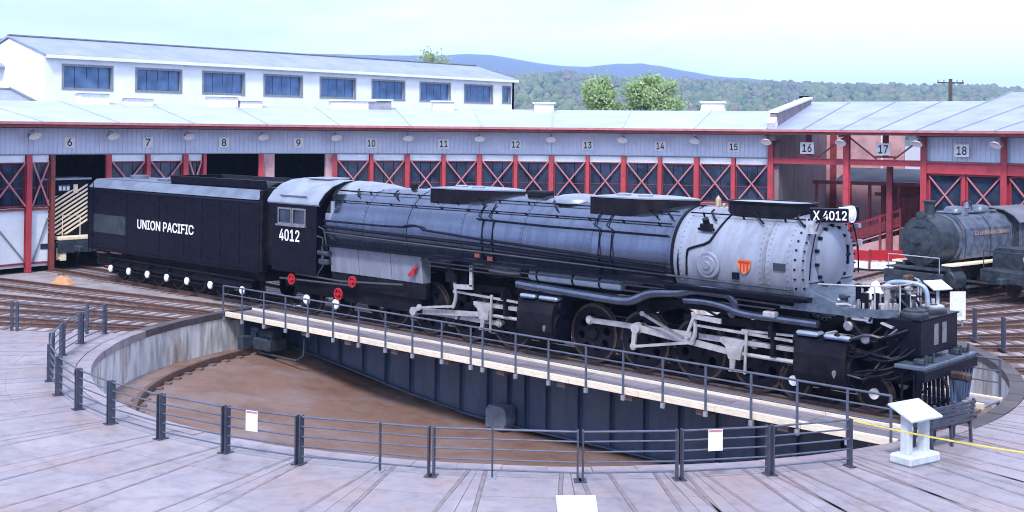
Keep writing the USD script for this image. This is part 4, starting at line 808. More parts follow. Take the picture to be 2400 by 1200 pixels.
part(en, 'trailing_frame', MB().box((-9.8, -1.08, .9), (3.2, .12, .28)).box((-9.8, 1.08, .9), (3.2, .12, .28)), M['black_matt'])
part(en, 'leading_frame', MB().box((10.35, -.62, .62), (2.6, .1, .28)).box((10.35, .62, .62), (2.6, .1, .28)), M['black_matt'])
# brake hangers and springs between the drivers
for i in (0, 1, 2, 4, 5, 6):
    xm = (DRV[i] + DRV[i + 1]) / 2
    part(en, 'brake_hanger', MB().beam((xm, -.80, 1.3), (xm + .06, -.80, .45), .08, .10).box((xm + .1, -.80, .6), (.12, .12, .4)), M['black_matt'])

# motion: rods, crossheads, cylinders (both engines, both sides)
def rod(mb, a, b, y, w0, w1, t=.06):
    a, b = np.array(a), np.array(b); d = b - a; L = np.linalg.norm(d); d /= L; nrm = np.array([-d[1], d[0]])
    P = Polygon([a + nrm * w0 / 2, b + nrm * w1 / 2, b - nrm * w1 / 2, a - nrm * w0 / 2]).union(Point(*a).buffer(w0 * .85, 8)).union(Point(*b).buffer(w1 * .85, 8))
    return mb.prism(P, 'xz', y - t / 2, y + t / 2)
def motion(axles, ang, xc, s):
    """Cylinder centred at xc; crank at ang; s = -1 for the near side."""
    Y = lambda v: s * v
    ca = np.array([.406 * math.cos(ang), .406 * math.sin(ang)]); pins = [np.array([x, R_D]) + ca for x in axles]
    for i in range(3):
        part(en, 'side_rod', rod(MB(), pins[i + 1], pins[i], Y(1.02), .15, .15, .07), M['silver'])
    for p in pins: part(en, 'crank_pin', MB().cyl((p[0], Y(.85), p[1]), (p[0], Y(1.10), p[1]), .085, n=12), M['silver'])
    mp = pins[2]
    zc = .98; xh = mp[0] + math.sqrt(3.2 ** 2 - (zc - mp[1]) ** 2)
    part(en, 'main_rod', rod(MB(), mp, (xh, zc), Y(1.14), .19, .15, .08), M['silver'])
    part(en, 'main_pin', MB().cyl((mp[0], Y(.85), mp[1]), (mp[0], Y(1.3), mp[1]), .12, n=14), M['silver'])
    # crosshead, guide and piston rod
    xe = xc - .72
    part(en, 'crosshead', MB().prism([(xh - .26, zc + .16), (xh + .26, zc + .16), (xh + .34, zc + .34), (xh - .36, zc + .34), (xh - .40, zc + .24)], 'xz', Y(1.12) - .09, Y(1.12) + .09).prism([(xh - .16, zc - .15), (xh + .20, zc - .15), (xh + .26, zc + .16), (xh - .26, zc + .16)], 'xz', Y(1.12) - .11, Y(1.12) + .11).prism([(xh - .12, zc - .45), (xh, zc - .45), (xh + .06, zc - .15), (xh - .12, zc - .15)], 'xz', Y(1.12) - .10, Y(1.12) - .05), M['silver'])
    part(en, 'guide_bar', MB().beam((xh - 1.15 if False else xh - .45, Y(1.12), zc + .32), (xe + .02, Y(1.12), zc + .32), .16, .12), M['silver'])
    part(en, 'piston_rod', MB().cyl((xh, Y(1.12), zc), (xe + .05, Y(1.12), zc), .055, n=12), M['silver'])
    # eccentric crank, eccentric rod, link
    ec = np.array([mp[0] - .02, R_D]) + np.array([-.05, -.10]) if ang < 2 else mp + np.array([.30, .16])
    if ang < 2: ec = np.array([mp[0] - .06, .76])
    part(en, 'eccentric_crank', rod(MB(), mp, ec, Y(1.28), .17, .12, .06), M['silver'])
    lk = np.array([xh - 1.25, 1.62]); lb = lk + np.array([-.02, -.50])
    part(en, 'eccentric_rod', rod(MB(), ec, lb, Y(1.30), .075, .075, .05), M['silver'])
    part(en, 'link', MB().tube([(lb[0], Y(1.28), lb[1]), (lb[0] + .10, Y(1.28), lb[1] + .25), (lb[0] + .10, Y(1.28), lk[1]), (lb[0] + .02, Y(1.28), lk[1] + .32)], .06, smooth=1), M['silver'])
    part(en, 'link_bracket', MB().box((lk[0] + .1, Y(1.0), lk[1]), (.3, .5, .3)).beam((lk[0] - .5, Y(.95), lk[1] + .1), (xe, Y(.95), lk[1] + .2), .1, .2), M['black_matt'])
    vr = np.array([xe, 1.56])
    part(en, 'radius_rod', rod(MB(), lk + (0, -.02), (xe + .1, 1.52), Y(1.26), .07, .07, .05), M['silver'])
    part(en, 'combination_lever', rod(MB(), (xh + .44, 1.6), (xh + .40, zc - .42), Y(1.30), .07, .06, .05), M['silver'])
    part(en, 'union_link', rod(MB(), (xh - .06, zc - .42), (xh + .40, zc - .42), Y(1.28), .06, .06, .05), M['silver'])
    if ang > 2:
        part(en, 'reverse_lever', MB().beam((lk[0] + .85, Y(1.36), 1.84), (lk[0] + .85, Y(1.36), 2.52), .06, .13).beam((lk[0] + .18, Y(1.36), 1.78), (lk[0] + .92, Y(1.36), 1.82), .06, .15), M['silver'])
    else:
        part(en, 'reverse_lever', MB().beam((lk[0] + .1, Y(1.36), 1.84), (lk[0] + .95, Y(1.36), 1.80), .06, .13).beam((lk[0] + .1, Y(1.36), 1.86), (lk[0] - .1, Y(1.36), 1.4), .05, .08), M['silver'])
        part(en, 'power_reverse_rod', rod(MB(), (4.75, 1.72), (6.1, 1.22), Y(1.33), .08, .06, .05), M['steel'])
    # cylinder block with valve chest
    cb = part(en, 'cylinder_block', MB().rings([[(x, Y(yy), z) for yy, z in ((.70, .50), (1.10, .44), (1.42, .56), (1.60, .85), (1.60, 1.35), (1.52, 1.62), (1.30, 1.72), (.70, 1.72))] for x in (xc - .70, xc + .70)]), M['black_matt'])
    part(cb, 'cylinder_cover', MB().lathe((xc + .69, Y(1.12), zc), (1, 0, 0), [(0, .44), (.04, .44), (.08, .40), (.10, .15), (.12, .01)], n=26).lathe((xc - .69, Y(1.12), zc), (-1, 0, 0), [(0, .44), (.05, .44), (.08, .36), (.10, .1)], n=26), M['black'], smooth=30)
    part(cb, 'valve_chest', MB().cyl((xc - .85, Y(1.15), 1.56), (xc + .85, Y(1.15), 1.56), .24, n=20), M['black'], smooth=30)
    part(cb, 'chest_lagging', MB().box((xc - .42, Y(1.28), 1.80), (.62, .42, .12), bev=.05).box((xc + .40, Y(1.28), 1.80), (.74, .42, .12), bev=.05), M['paleblue'])
    part(cb, 'drain_cock', MB().prism([(0, -.09), (.06, .03), (-.06, .03)], 'xz', Y(1.61) - .02, Y(1.61) + .02).move((xc + .42, 0, .92)).cyl((xc + .42, Y(1.58), .98), (xc + .42, Y(1.63), .98), .05, n=8), M['steel'])
    part(en, 'guide_yoke', MB().box((xe - .75, Y(.95), 1.5), (.08, .8, .9)).box((xe - .75, Y(1.3), 1.72), (.10, .3, .3)), M['redrust'] if False else M['black_matt'])
for s in (-1, 1):
    motion(DRV[:4], math.radians(92), 10.35, s)
    motion(DRV[4:], math.radians(196), .95, s)
part(en, 'valve_rod_guide', MB().beam((7.9, -1.2, 1.62), (9.6, -1.2, 1.66), .06, .06), M['silver'])

# front end: apron deck, pumps behind a shield, pilot
dk = part(en, 'front_deck', MB().prism([(9.2, -1.50), (11.1, -1.46), (11.75, -1.25), (12.05, -.9), (12.05, .9), (11.75, 1.25), (11.1, 1.46), (9.2, 1.50)], 'xy', 2.36, 2.44).prism([(9.6, -1.50), (11.1, -1.44), (11.75, -1.24), (12.04, -.9), (12.0, -.86), (11.7, -1.2), (11.1, -1.38), (9.6, -1.44)], 'xy', 2.40, 2.56), M['slatefront'])
part(dk, 'sloping_apron', MB().rings([[(9.75, y, z) for y, z in ((-1.30, 2.45), (1.30, 2.45), (1.25, 2.9), (-1.25, 2.9))], [(11.0, y, z) for y, z in ((-1.25, 2.45), (1.25, 2.45), (1.2, 2.50), (-1.2, 2.50))]]), M['slatefront'])
for y in (-1.25, -.6, .6, 1.25): part(dk, 'deck_stanchion', MB().cyl((11.6 if abs(y) > 1 else 11.95, y * .95, 2.44), (11.6 if abs(y) > 1 else 11.95, y * .95, 3.10), .022, n=8), M['silver'])
part(dk, 'deck_rail', MB().tube([(10.2, -1.38, 3.05), (11.5, -1.22, 3.10), (11.95, -.6, 3.10), (11.95, .6, 3.10), (11.5, 1.22, 3.10)], .022, smooth=1), M['silver'])
bl = part(en, 'bell', MB().lathe((11.3, -.55, 2.86), (0, 0, 1), [(0, .20), (.02, .205), (.05, .16), (.14, .12), (.24, .10), (.28, .06), (.29, .01)], n=20), M['white'], smooth=40)
part(bl, 'bell_yoke', MB().tube([(11.3, -.80, 2.44), (11.3, -.80, 3.0), (11.3, -.55, 3.18), (11.3, -.30, 3.0), (11.3, -.30, 2.44)], .03, smooth=1), M['white'])
part(en, 'exhaust_pipe', MB().tube([(11.2, .1, 2.44), (11.2, .1, 2.95), (11.4, .12, 3.10), (12.0, .2, 3.10), (12.25, .25, 3.0), (12.28, .25, 2.55)], .06, n=12, smooth=2), M['paleblue'], smooth=50)
mb = MB()
for i in range(16): mb.cyl((11.0 + (i % 4) * .24, -1.05 + (i // 4) * .22, 2.44), (11.0 + (i % 4) * .24, -1.05 + (i // 4) * .22, 2.58 + .16 * ((i * 7) % 5) / 4), .035, n=8)
part(en, 'valve_cluster', mb, M['silver'])
fb = part(en, 'pump_shield', MB().box((12.25, -.02, 1.95), (.9, 2.1, .86), bev=.03), M['black'])
part(fb, 'shield_plate', MB().box((12.705, -.22, 1.98), (.012, .24, .50)), M['steel']); part(fb, 'shield_plate', MB().box((12.705, .24, 1.98), (.012, .24, .50)), M['steel'])
part(fb, 'shield_lip', MB().box((12.6, -.02, 2.39), (.26, 2.16, .03)), M['black'])
for y in (-.55, .50):
    pm = part(en, 'air_compressor', MB().lathe((12.30, y, 2.30), (0, 0, 1), [(0, .30), (.10, .33), (.18, .33), (.22, .28), (.22, .12), (.30, .10), (.30, .01)], n=24), M['blob'], smooth=35)
    part(pm, 'compressor_head', MB().lathe((12.30, y, 2.50), (0, 0, 1), [(0, .27), (.06, .27), (.08, .22), (.08, .08)], n=20).cyl((12.3, y, 2.5), (12.3, y, 2.72), .05, n=8), M['silver'] if y > 0 else M['blob'])
part(en, 'side_tread', MB().add(*MB().box((0, 0, 0), (.30, .30, .04)).xf(roty(.3), (11.9, -1.05, 2.2)).out()), M['silver'])
part(en, 'pump_bracket', MB().box((11.6, 0, 1.6), (.5, 1.6, 1.5)).box((11.2, -1.0, 1.9), (.5, .3, .5), bev=.05).tube([(11.0, -1.35, 2.3), (11.3, -1.3, 1.95), (11.9, -1.25, 1.9), (12.2, -1.2, 1.9)], .045).tube([(10.7, -1.45, 1.9), (11.2, -1.3, 1.55), (12.0, -1.25, 1.45)], .05), M['black_matt'])
pb = part(en, 'pilot_beam', MB().box((12.62, 0, 1.34), (.75, 3.02, .10), bev=.02), M['slatefront'])
part(pb, 'beam_face', MB().box((12.90, 0, 1.16), (.22, 3.02, .26), bev=.02), M['black'])
for y in (-1.2, -.8, .75, 1.2): part(pb, 'beam_step', MB().box((12.75, y, 1.46), (.25, .22, .12), bev=.02).cyl((12.9, y, 1.4), (12.9, y, 1.62), .03, n=8), M['blob'])
part(pb, 'coupler', MB().box((13.15, 0, 1.02), (.42, .18, .2), bev=.05).box((13.36, .05, 1.0), (.18, .24, .22), bev=.06), M['tyre'])
pc = part(en, 'pilot', MB().box((12.72, 0, .32), (.08, 2.5, .10)).beam((12.85, -1.45, 1.1), (12.72, -1.25, .32), .1, .1).beam((12.85, 1.45, 1.1), (12.72, 1.25, .32), .1, .1), M['black'])
for i in range(13):
    y = -1.2 + i * .2; part(pc, 'pilot_slat', MB().beam((12.95, y * 1.12, 1.12), (13.02 - abs(y) * .12, y, .28), .075, .05), M['girder'] if 5 < i else M['black'])
part(en, 'pilot_step', MB().box((12.6, -1.5, .55), (.35, .2, .04)).beam((12.75, -1.5, 1.2), (12.75, -1.5, .55), .03, .05).beam((12.45, -1.5, 1.2), (12.45, -1.5, .55), .03, .05).beam((12.4, -1.35, .4), (13.0, -1.2, .9), .05, .05), M['black'])

# fittings crowded round the front deck
fr_ = random.Random(21)
for i in range(26):
    x = fr_.uniform(10.3, 11.9); y = fr_.uniform(-1.15, 1.1) * (1 - max(0, x - 11.2) * .4); h = fr_.uniform(.12, .55); r = fr_.uniform(.03, .09)
    k_ = fr_.choice(['black_matt', 'black', 'darkpipe', 'silver', 'blob'])
    if i % 3 == 0: part(en, 'valve', MB().cyl((x, y, 2.44), (x, y, 2.44 + h), r, n=10).lathe((x, y, 2.44 + h), (0, 0, 1), [(0, r), (.0, r * 1.7), (.05, r * 1.7), (.08, r * .6), (.09, .01)], n=10), M[k_])
    elif i % 3 == 1: part(en, 'deck_pipe', MB().tube([(x, y, 2.44), (x, y, 2.44 + h), (x + fr_.uniform(-.3, .4), y + fr_.uniform(-.5, .5), 2.44 + h), (x + .3, y + fr_.uniform(-.4, .4), 2.3)], .022 + r * .2, n=7, smooth=1), M[k_])
    else: part(en, 'deck_box', MB().box((x, y, 2.44 + h / 2), (r * 3.2, r * 3.6, h), bev=.015), M[k_])
for i in range(14):
    y = -1.5 + .08 * (i % 3); x = 11.15 + (i % 5) * .22; z = 1.0 + (i // 5) * .42
    part(en, 'front_pipe', MB().tube([(x - .4, y, z), (x, y - .05, z + fr_.uniform(-.12, .2)), (x + .35, y + .12, z + fr_.uniform(-.2, .2)), (x + .6, y + .3, z + .3)], fr_.uniform(.02, .045), n=7, smooth=1), M[fr_.choice(['black_matt', 'darkpipe', 'black'])])
for x, z in ((11.05, 2.12), (11.5, 1.86)): part(en, 'front_gauge', MB().lathe((x, -1.42, z), (0, -1, 0), [(0, .12), (.06, .12), (.08, .09), (.08, .01)], n=14), M['steel'])
part(en, 'air_hose', MB().tube([(13.0, -.55, 1.05), (13.15, -.55, .8), (13.1, -.5, .5), (13.0, -.45, .45)], .04, smooth=2), M['black_matt'])

# ================================================================ TENDER
te = thing('tender', 'long black tender with white UNION PACIFIC lettering coupled behind the locomotive cab', 'tender', (-19.5, 0, 0))
def side_poly(t=0): return [(-1.62, 1.32), (1.62, 1.32), (1.62, 3.98), (1.56, 4.10), (1.22, 4.42), (-1.22, 4.42), (-1.56, 4.10), (-1.62, 3.98)]
bd = part(te, 'tank_body', MB().prism(side_poly(), 'yz', -26.1, -13.0), M['black'])
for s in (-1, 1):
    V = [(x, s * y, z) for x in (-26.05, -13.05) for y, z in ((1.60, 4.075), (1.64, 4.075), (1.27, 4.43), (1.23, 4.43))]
    part(te, 'shoulder_sheet', MB().rings([V[:4], V[4:]]), M['skylit_top'])  # coloured paler than the tank sides for the sky light on the shoulder
part(te, 'coal_bunker', MB().prism([(-1.15, 4.42), (1.15, 4.42), (1.25, 4.78), (1.18, 4.78), (1.10, 4.5), (-1.10, 4.5), (-1.18, 4.78), (-1.25, 4.78)], 'yz', -19.9, -13.2).box((-19.85, 0, 4.6), (.06, 2.4, .36)), M['black'])
part(te, 'coal', MB().prism([(-1.1, 4.48), (1.1, 4.48), (.6, 4.66), (-.6, 4.68)], 'yz', -19.7, -13.3), M['black_matt'], kind='stuff')
part(te, 'water_deck', MB().box((-23.0, 0, 4.44), (6.0, 2.4, .04)).cyl((-24.5, 0, 4.44), (-24.5, 0, 4.62), .4, n=20).box((-21.6, 0, 4.52), (.8, 1.2, .14), bev=.03), M['skylit_top'])
# sheets: seams and rivet strips on the near side
for x in (-25.75, -22.7, -20.1, -18.2, -16.9, -15.6, -14.3): part(bd, 'seam_strip', MB().box((x, -1.625, 2.65), (.07, .012, 2.62)), M['black'])
for x0, x1, z in ((-20.0, -13.2, 3.45), (-18.1, -13.2, 2.9), (-16.8, -13.2, 2.1), (-26.0, -13.2, 1.5)): part(bd, 'seam_strip', MB().box(((x0 + x1) / 2, -1.624, z), (x1 - x0, .010, .06)), M['black'])
part(bd, 'patch_plate', MB().box((-24.25, -1.626, 2.50), (2.9, .012, .80), bev=.004), M['blob'], label='paler flat rectangle near the rear end')  # slightly paler rectangle set on the side sheet
mb = MB()
for x in np.arange(-25.9, -13.1, .14):
    for z in (1.42, 3.92): mb.box((x, -1.627, z), (.035, .016, .035))
part(bd, 'rivets', mb, M['black'], kind='stuff')
part(te, 'lettering', text('UNION PACIFIC', 4.35, .40, .008).move((-21.80, -1.632, 2.46)), M['white'])
part(te, 'end_ladder', MB().beam((-25.95, -1.68, 1.2), (-25.95, -1.68, 4.3), .03, .03).beam((-25.55, -1.68, 1.2), (-25.55, -1.68, 4.3), .03, .03), M['black'])
for z in np.arange(1.4, 4.2, .4): part(te, 'ladder_rung', MB().cyl((-25.95, -1.68, z), (-25.55, -1.68, z), .012, n=6), M['black'])
part(te, 'front_corner_post', MB().box((-12.95, -1.45, 2.9), (.16, .3, 3.1), bev=.03).box((-12.6, 0, 3.1), (.6, 2.7, 2.9)), M['black_matt'])
part(te, 'gangway_hood', MB().lathe((-12.95, 0, 3.35), (1, 0, 0), [(0, 1.2), (0, 1.34), (.55, 1.34), (.55, 1.2)], n=30), M['black_matt'])
part(te, 'underframe', MB().box((-19.6, 0, 1.12), (12.9, 2.5, .34), bev=.03).box((-19.8, -1.28, .78), (12.0, .10, .32)).box((-19.8, 1.28, .78), (12.0, .10, .32)), M['black_matt'])
part(te, 'side_step', MB().box((-24.9, -1.56, 1.22), (.6, .2, .05)).box((-23.6, -1.60, 1.28), (.9, .06, .05)), M['rust'])
part(te, 'brake_pipe', MB().tube([(-25.5, -1.45, 1.02), (-20, -1.45, 1.0), (-13.5, -1.45, .98)], .04).tube([(-25.0, -1.4, .55), (-18, -1.42, .5), (-13.6, -1.4, .6)], .03), M['black_matt'])
TX = [-24.39, -22.85, -21.31, -19.78, -18.24, -16.54, -14.34]
for x in TX:
    for s in (-1, 1):
        w = disc_wheel(te, x, s * .79, .533, s, 'wheel', spokes=0, hub=.14)
        if s < 0:
            part(w, 'bearing_cap', MB().lathe((x, -1.40, .533), (0, -1, 0), [(0, .155), (.05, .155), (.08, .11), (.08, .01)], n=16), M['white'])
            part(w, 'axle_box', MB().box((x, -1.28, .55), (.40, .24, .42), bev=.03), M['black_matt'])
            part(w, 'spring', MB().box((x, -1.36, .98), (.9, .10, .06)).box((x, -1.36, .91), (.6, .10, .05)).box((x, -1.36, .85), (.16, .14, .1)), M['black_matt'])
part(te, 'truck_frame', MB().box((-15.4, -1.36, .74), (3.3, .10, .22), bev=.02), M['black_matt'])
part(te, 'rear_coupler', MB().box((-26.4, 0, .95), (.6, .25, .3), bev=.04), M['black_matt'])

# ================================================================ STRIPED LOCOMOTIVE IN THE STALL
dl = thing('diesel_locomotive', 'black locomotive end with diagonal cream warning stripes parked in the stall behind the tender', 'locomotive', (-32, 0, 0))
X0 = -30.95
part(dl, 'hood', MB().prism([(-1.62, 1.15), (.9, 1.15), (.9, 4.0), (.6, 4.2), (-1.3, 4.2), (-1.62, 4.0)], 'yz', -40, X0), M['black'])
part(dl, 'roof_edge', MB().box((X0 - .6, -.3, 4.24), (1.6, 2.6, .10), bev=.03), M['paleblue'])
part(dl, 'roof_stacks', MB().cyl((X0 - 2.0, -.4, 4.2), (X0 - 2.0, -.4, 4.7), .2).box((X0 - 3.2, .2, 4.5), (1.0, .9, .6), bev=.05), M['black_matt'])
for i in range(13):
    z0 = .72 + i * .215
    P = Polygon([(-1.60, z0), (.88, z0 + 1.45), (.88, z0 + 1.56), (-1.60, z0 + .11)]).intersection(Polygon([(-1.60, 1.55), (.88, 1.55), (.88, 3.98), (-.2, 3.6), (-1.60, 3.1)]))
    if P.area > .01: part(dl, 'warning_stripe', MB().prism(P, 'yz', X0 + .002, X0 + .012), M['stripe'])
part(dl, 'number_plate', MB().box((X0 + .02, -.35, 3.80), (.03, .62, .30)), M['girder'])
for y in (-.55, -.35, -.15): part(dl, 'plate_mark', MB().box((X0 + .04, y, 3.78), (.01, .13, .2)), M['white'])
part(dl, 'corner_panel', MB().box((X0 + .014, .25, 3.75), (.02, .22, .42)), M['stripe'])
part(dl, 'footplate', MB().box((X0 + .30, .2, 1.40), (.7, 2.1, .16), bev=.02), M['stripe'])
part(dl, 'end_beam', MB().box((X0 + .55, .2, 1.0), (.2, 2.1, .6)).box((X0 - 3, -.2, 1.05), (6.5, 2.8, .25)), M['blob'])
part(dl, 'coupler', MB().box((X0 + .9, 0, .9), (.6, .3, .3), bev=.05), M['blob'])
part(dl, 'end_rail', MB().tube([(X0 + .6, -.7, 1.45), (X0 + .6, -.7, 2.5), (X0 + .6, .2, 2.5), (X0 + .6, .2, 1.45)], .02), M['stripe'])
part(dl, 'step_well', MB().box((X0 + .4, -.65, .75), (.4, .25, .06)).box((X0 + .4, -.65, .45), (.4, .25, .06)).box((X0 + .2, -.65, .8), (.04, .3, .9)).box((X0 + .6, -.65, .8), (.04, .3, .9)), M['stripe'])
for s in (-1, 1):
    for x in (X0 - 1.2, X0 - 3.6): disc_wheel(dl, x, s * .79, .5, s, 'wheel', spokes=0)
part(dl, 'truck_frame', MB().box((X0 - 2.4, -1.1, .7), (3.8, .15, .4), bev=.03), M['blob'])

# ================================================================ SMALL LOCOMOTIVE on the 81.5 degree track (local x = towards the turntable)
AS = aK(13); sm_o = pol(24.0, AS)
sm = thing('tank_locomotive', 'small grey black saddle tank locomotive with faded lettering facing the turntable', 'locomotive', sm_o, rz=math.radians(AS) + PI)
def sp(n, mb, m, parent=None, smooth=None): return part(parent or sm, n, mb, M[m], smooth=smooth, local=True)
def sring(x, r, zc, n=32): return ring(x, r, zc, n)
# local +x points to the pit; front of smokebox at +3.7 (r = 20.3)
q = sp('smokebox', MB().rings([sring(2.2, 1.0, 2.35), sring(3.55, 1.0, 2.35), sring(3.62, .97, 2.35)]), 'blob', smooth=40)
sp('smokebox_door', MB().lathe((3.62, 0, 2.30), (1, 0, 0), [(0, .96), (.03, .96), (.06, .80), (.08, .62), (.12, .6), (.18, .3), (.2, .1), (.26, .08), (.26, .01)], n=32), 'blob', q, 35)
sp('door_handle', MB().cyl((3.86, -.18, 2.30), (3.86, .18, 2.30), .02, n=6).box((3.74, .0, 2.95), (.06, .5, .06)), 'blob', q)
sp('smoke_band', MB().rings([sring(2.15, 1.05, 2.35), sring(2.3, 1.05, 2.35)]), 'tank', q, 40)
sp('chimney', MB().lathe((2.95, 0, 3.30), (0, 0, 1), [(0, .30), (.08, .22), (.15, .20), (.62, .23), (.64, .27), (.72, .27), (.72, .18)], n=20), 'blob', smooth=35)
tk = [(-1.02, 1.60), (-1.08, 2.2), (-1.02, 2.85), (-.70, 3.28), (-.3, 3.42), (.3, 3.42), (.70, 3.28), (1.02, 2.85), (1.08, 2.2), (1.02, 1.60)]
q = sp('saddle_tank', MB().prism(tk, 'yz', -1.9, 2.05), 'tank', smooth=30)
for s in (-1, 1):
    tx = text('E.J. LAVINO AND COMPANY', 2.7, .17, .006)
    if s > 0: tx.move((-1.35, 0, 0)).xf(rotz(PI)).move((-.1, 1.075, 2.55))
    else: tx.move((-1.35, -1.075, 2.55))
    sp('lettering', tx, 'gold', q)
sp('tank_top', MB().box((.1, 0, 3.47), (3.4, .9, .10), bev=.04), 'tank', q)
for x in (1.95, .0, -1.8):
    sp('tank_strap', MB().prism(Polygon(tk).buffer(.015).difference(Polygon(tk)), 'yz', x - .03, x + .03), 'blob', q)
sp('sand_dome', MB().lathe((1.0, 0, 3.35), (0, 0, 1), [(0, .55), (.1, .5), (.25, .46), (.35, .36), (.4, .01)], n=22), 'tank', smooth=40)
sp('steam_dome', MB().lathe((-.9, 0, 3.35), (0, 0, 1), [(0, .50), (.12, .44), (.28, .40), (.36, .3), (.4, .01)], n=22), 'tank', smooth=40)
q = sp('bell', MB().lathe((.1, 0, 3.62), (0, 0, 1), [(0, .17), (.04, .13), (.16, .10), (.24, .06), (.25, .01)], n=16), 'tank', smooth=40)
sp('bell_frame', MB().tube([(.1, -.24, 3.45), (.1, -.2, 3.85), (.1, 0, 3.98), (.1, .2, 3.85), (.1, .24, 3.45)], .03), 'blob', q)
cabp = Polygon([(-4.2, 1.15), (-1.95, 1.15), (-1.95, 3.1), (-4.2, 3.1)], [[(-3.05, 2.25), (-2.3, 2.25), (-2.3, 2.95), (-3.05, 2.95)], [(-4.05, 1.5), (-3.3, 1.5), (-3.3, 2.95), (-4.05, 2.95)]])
for s in (-1, 1): sp('cab_side', MB().prism(cabp, 'xz', s * 1.30 - .02, s * 1.30 + .02), 'tank')
sp('cab_front', MB().prism([(-1.28, 1.15), (1.28, 1.15), (1.28, 3.1), (.7, 3.5), (-.7, 3.5), (-1.28, 3.1)], 'yz', -2.0, -1.95), 'blob')
sp('cab_rear', MB().prism([(-1.28, 1.15), (1.28, 1.15), (1.28, 2.2), (-1.28, 2.2)], 'yz', -4.2, -4.15), 'blob')
ca = [(-1.5, 3.02), (-1.2, 3.32), (-.7, 3.55), (0, 3.64), (.7, 3.55), (1.2, 3.32), (1.5, 3.02)]
sp('cab_roof', MB().prism(ca + [(y * .97, z - .05) for y, z in ca[::-1]], 'yz', -4.5, -1.7), 'cabroof', smooth=35)
for s in (-1, 1): sp('running_board', MB().box((.7, s * 1.18, 1.42), (5.6, .5, .07)), 'stripe')
for s in (-1, 1): sp('cylinder', MB().lathe((3.5, s * 1.12, .82), (-1, 0, 0), [(0, .1), (.02, .36), (.06, .40), (.9, .40), (.94, .36), (.95, .1)], n=20).box((3.05, s * 1.05, 1.25), (.85, .5, .3), bev=.05), 'blob', smooth=35)
sp('frame', MB().box((-.3, 0, 1.0), (8.2, 1.5, .5)), 'blob')
for x in (1.7, -.1, -1.9):
    for s in (-1, 1):
        loc0 = sm.loc; w = None
        r = .58
        P = Point(0, 0).buffer(r - .06, 16)
        for i in range(7):
            a = 2 * PI * i / 7; P = P.difference(Polygon([(.18 * math.cos(a - .1), .18 * math.sin(a - .1)), (.46 * math.cos(a - .28), .46 * math.sin(a - .28)), (.46 * math.cos(a + .28), .46 * math.sin(a + .28)), (.18 * math.cos(a + .1), .18 * math.sin(a + .1))]))
        w = sp('driving_wheel', MB().prism(P, 'xz', -.05, .05).move((x, s * .79, r)), 'blob')
        sp('tyre', MB().lathe((x, s * .73, r), (0, s, 0), [(0, r - .07), (0, r + .02), (.12, r), (.12, r - .07), (0, r - .07)], n=28), 'rust', w)
for s in (-1, 1): sp('side_rod', MB().beam((1.7, s * .95, .40), (-1.9, s * .95, .40), .06, .13).beam((-.1, s * 1.02, .42), (2.7, s * 1.02, .8), .06, .10), 'steel')
sp('buffer_beam', MB().box((4.1, 0, .85), (.25, 2.7, .55), bev=.03).box((3.9, 0, 1.25), (.7, 2.4, .06)), 'blob')
sp('coupler', MB().box((4.45, 0, .85), (.5, .25, .28), bev=.05), 'rust')
sp('front_step', MB().box((4.35, -.9, .35), (.3, .7, .05)).box((4.35, .9, .35), (.3, .7, .05)), 'blob')
sp('front_rail', MB().tube([(4.1, -1.2, 1.15), (4.1, -1.2, 1.75), (4.1, 1.2, 1.75), (4.1, 1.2, 1.15)], .025), 'silver')
q = sp('headlamp', MB().lathe((3.65, 0, 3.42), (1, 0, 0), [(-.3, .12), (-.25, .17), (.0, .18), (.02, .15)], n=16), 'blob', smooth=35)

# dark vehicle partly in frame at the right edge
AV = aK(14)
fv = thing('flat_wagon', 'dark blue black rail vehicle end cut off by the right edge beside the small locomotive', 'wagon', pol(26.0, AV), rz=math.radians(AV) + PI)
def vp(n, mb, m, parent=None, smooth=None): return part(parent or fv, n, mb, M[m], smooth=smooth, local=True)
vp('deck', MB().box((0, 0, 1.15), (7.2, 2.7, .22), bev=.02), 'blob')
vp('side_sill', MB().box((0, -1.33, 1.0), (7.2, .08, .42)).box((0, 1.33, 1.0), (7.2, .08, .42)), 'blob')
vp('tank_body', MB().prism([(-1.3, 1.26), (1.3, 1.26), (1.3, 1.95), (1.1, 2.1), (-1.1, 2.1), (-1.3, 1.95)], 'yz', -3.2, 3.0), 'blob')
vp('end_beam', MB().box((3.65, 0, .98), (.22, 2.7, .5), bev=.03), 'blob')
vp('lamp', MB().lathe((3.3, .55, 1.75), (1, 0, 0), [(-.2, .08), (-.1, .14), (.05, .15), (.06, .11), (.03, .01)], n=14), 'silver', smooth=35)
vp('coupler', MB().box((4.0, 0, .85), (.6, .25, .28), bev=.05), 'blob')
for x in (2.3, .5, -2.0):
    for s in (-1, 1):
        w = vp('wheel', MB().lathe((x, s * .73, .46), (0, s, 0), [(0, .05), (0, .48), (.03, .46), (.12, .455), (.12, .36), (.08, .3), (.12, .12), (.14, .05)], n=24), 'rust', smooth=30)
        vp('axle_box', MB().box((x, s * 1.05, .5), (.35, .25, .35), bev=.03), 'blob', w)
vp('truck_frame', MB().box((1.4, 1.08, .75), (2.8, .12, .22)).box((1.4, -1.08, .75), (2.8, .12, .22)), 'blob')
vp('end_rail', MB().tube([(3.7, -1.2, 1.2), (3.7, -1.2, 2.0), (3.7, 1.2, 2.0), (3.7, 1.2, 1.2)], .025), 'blob')

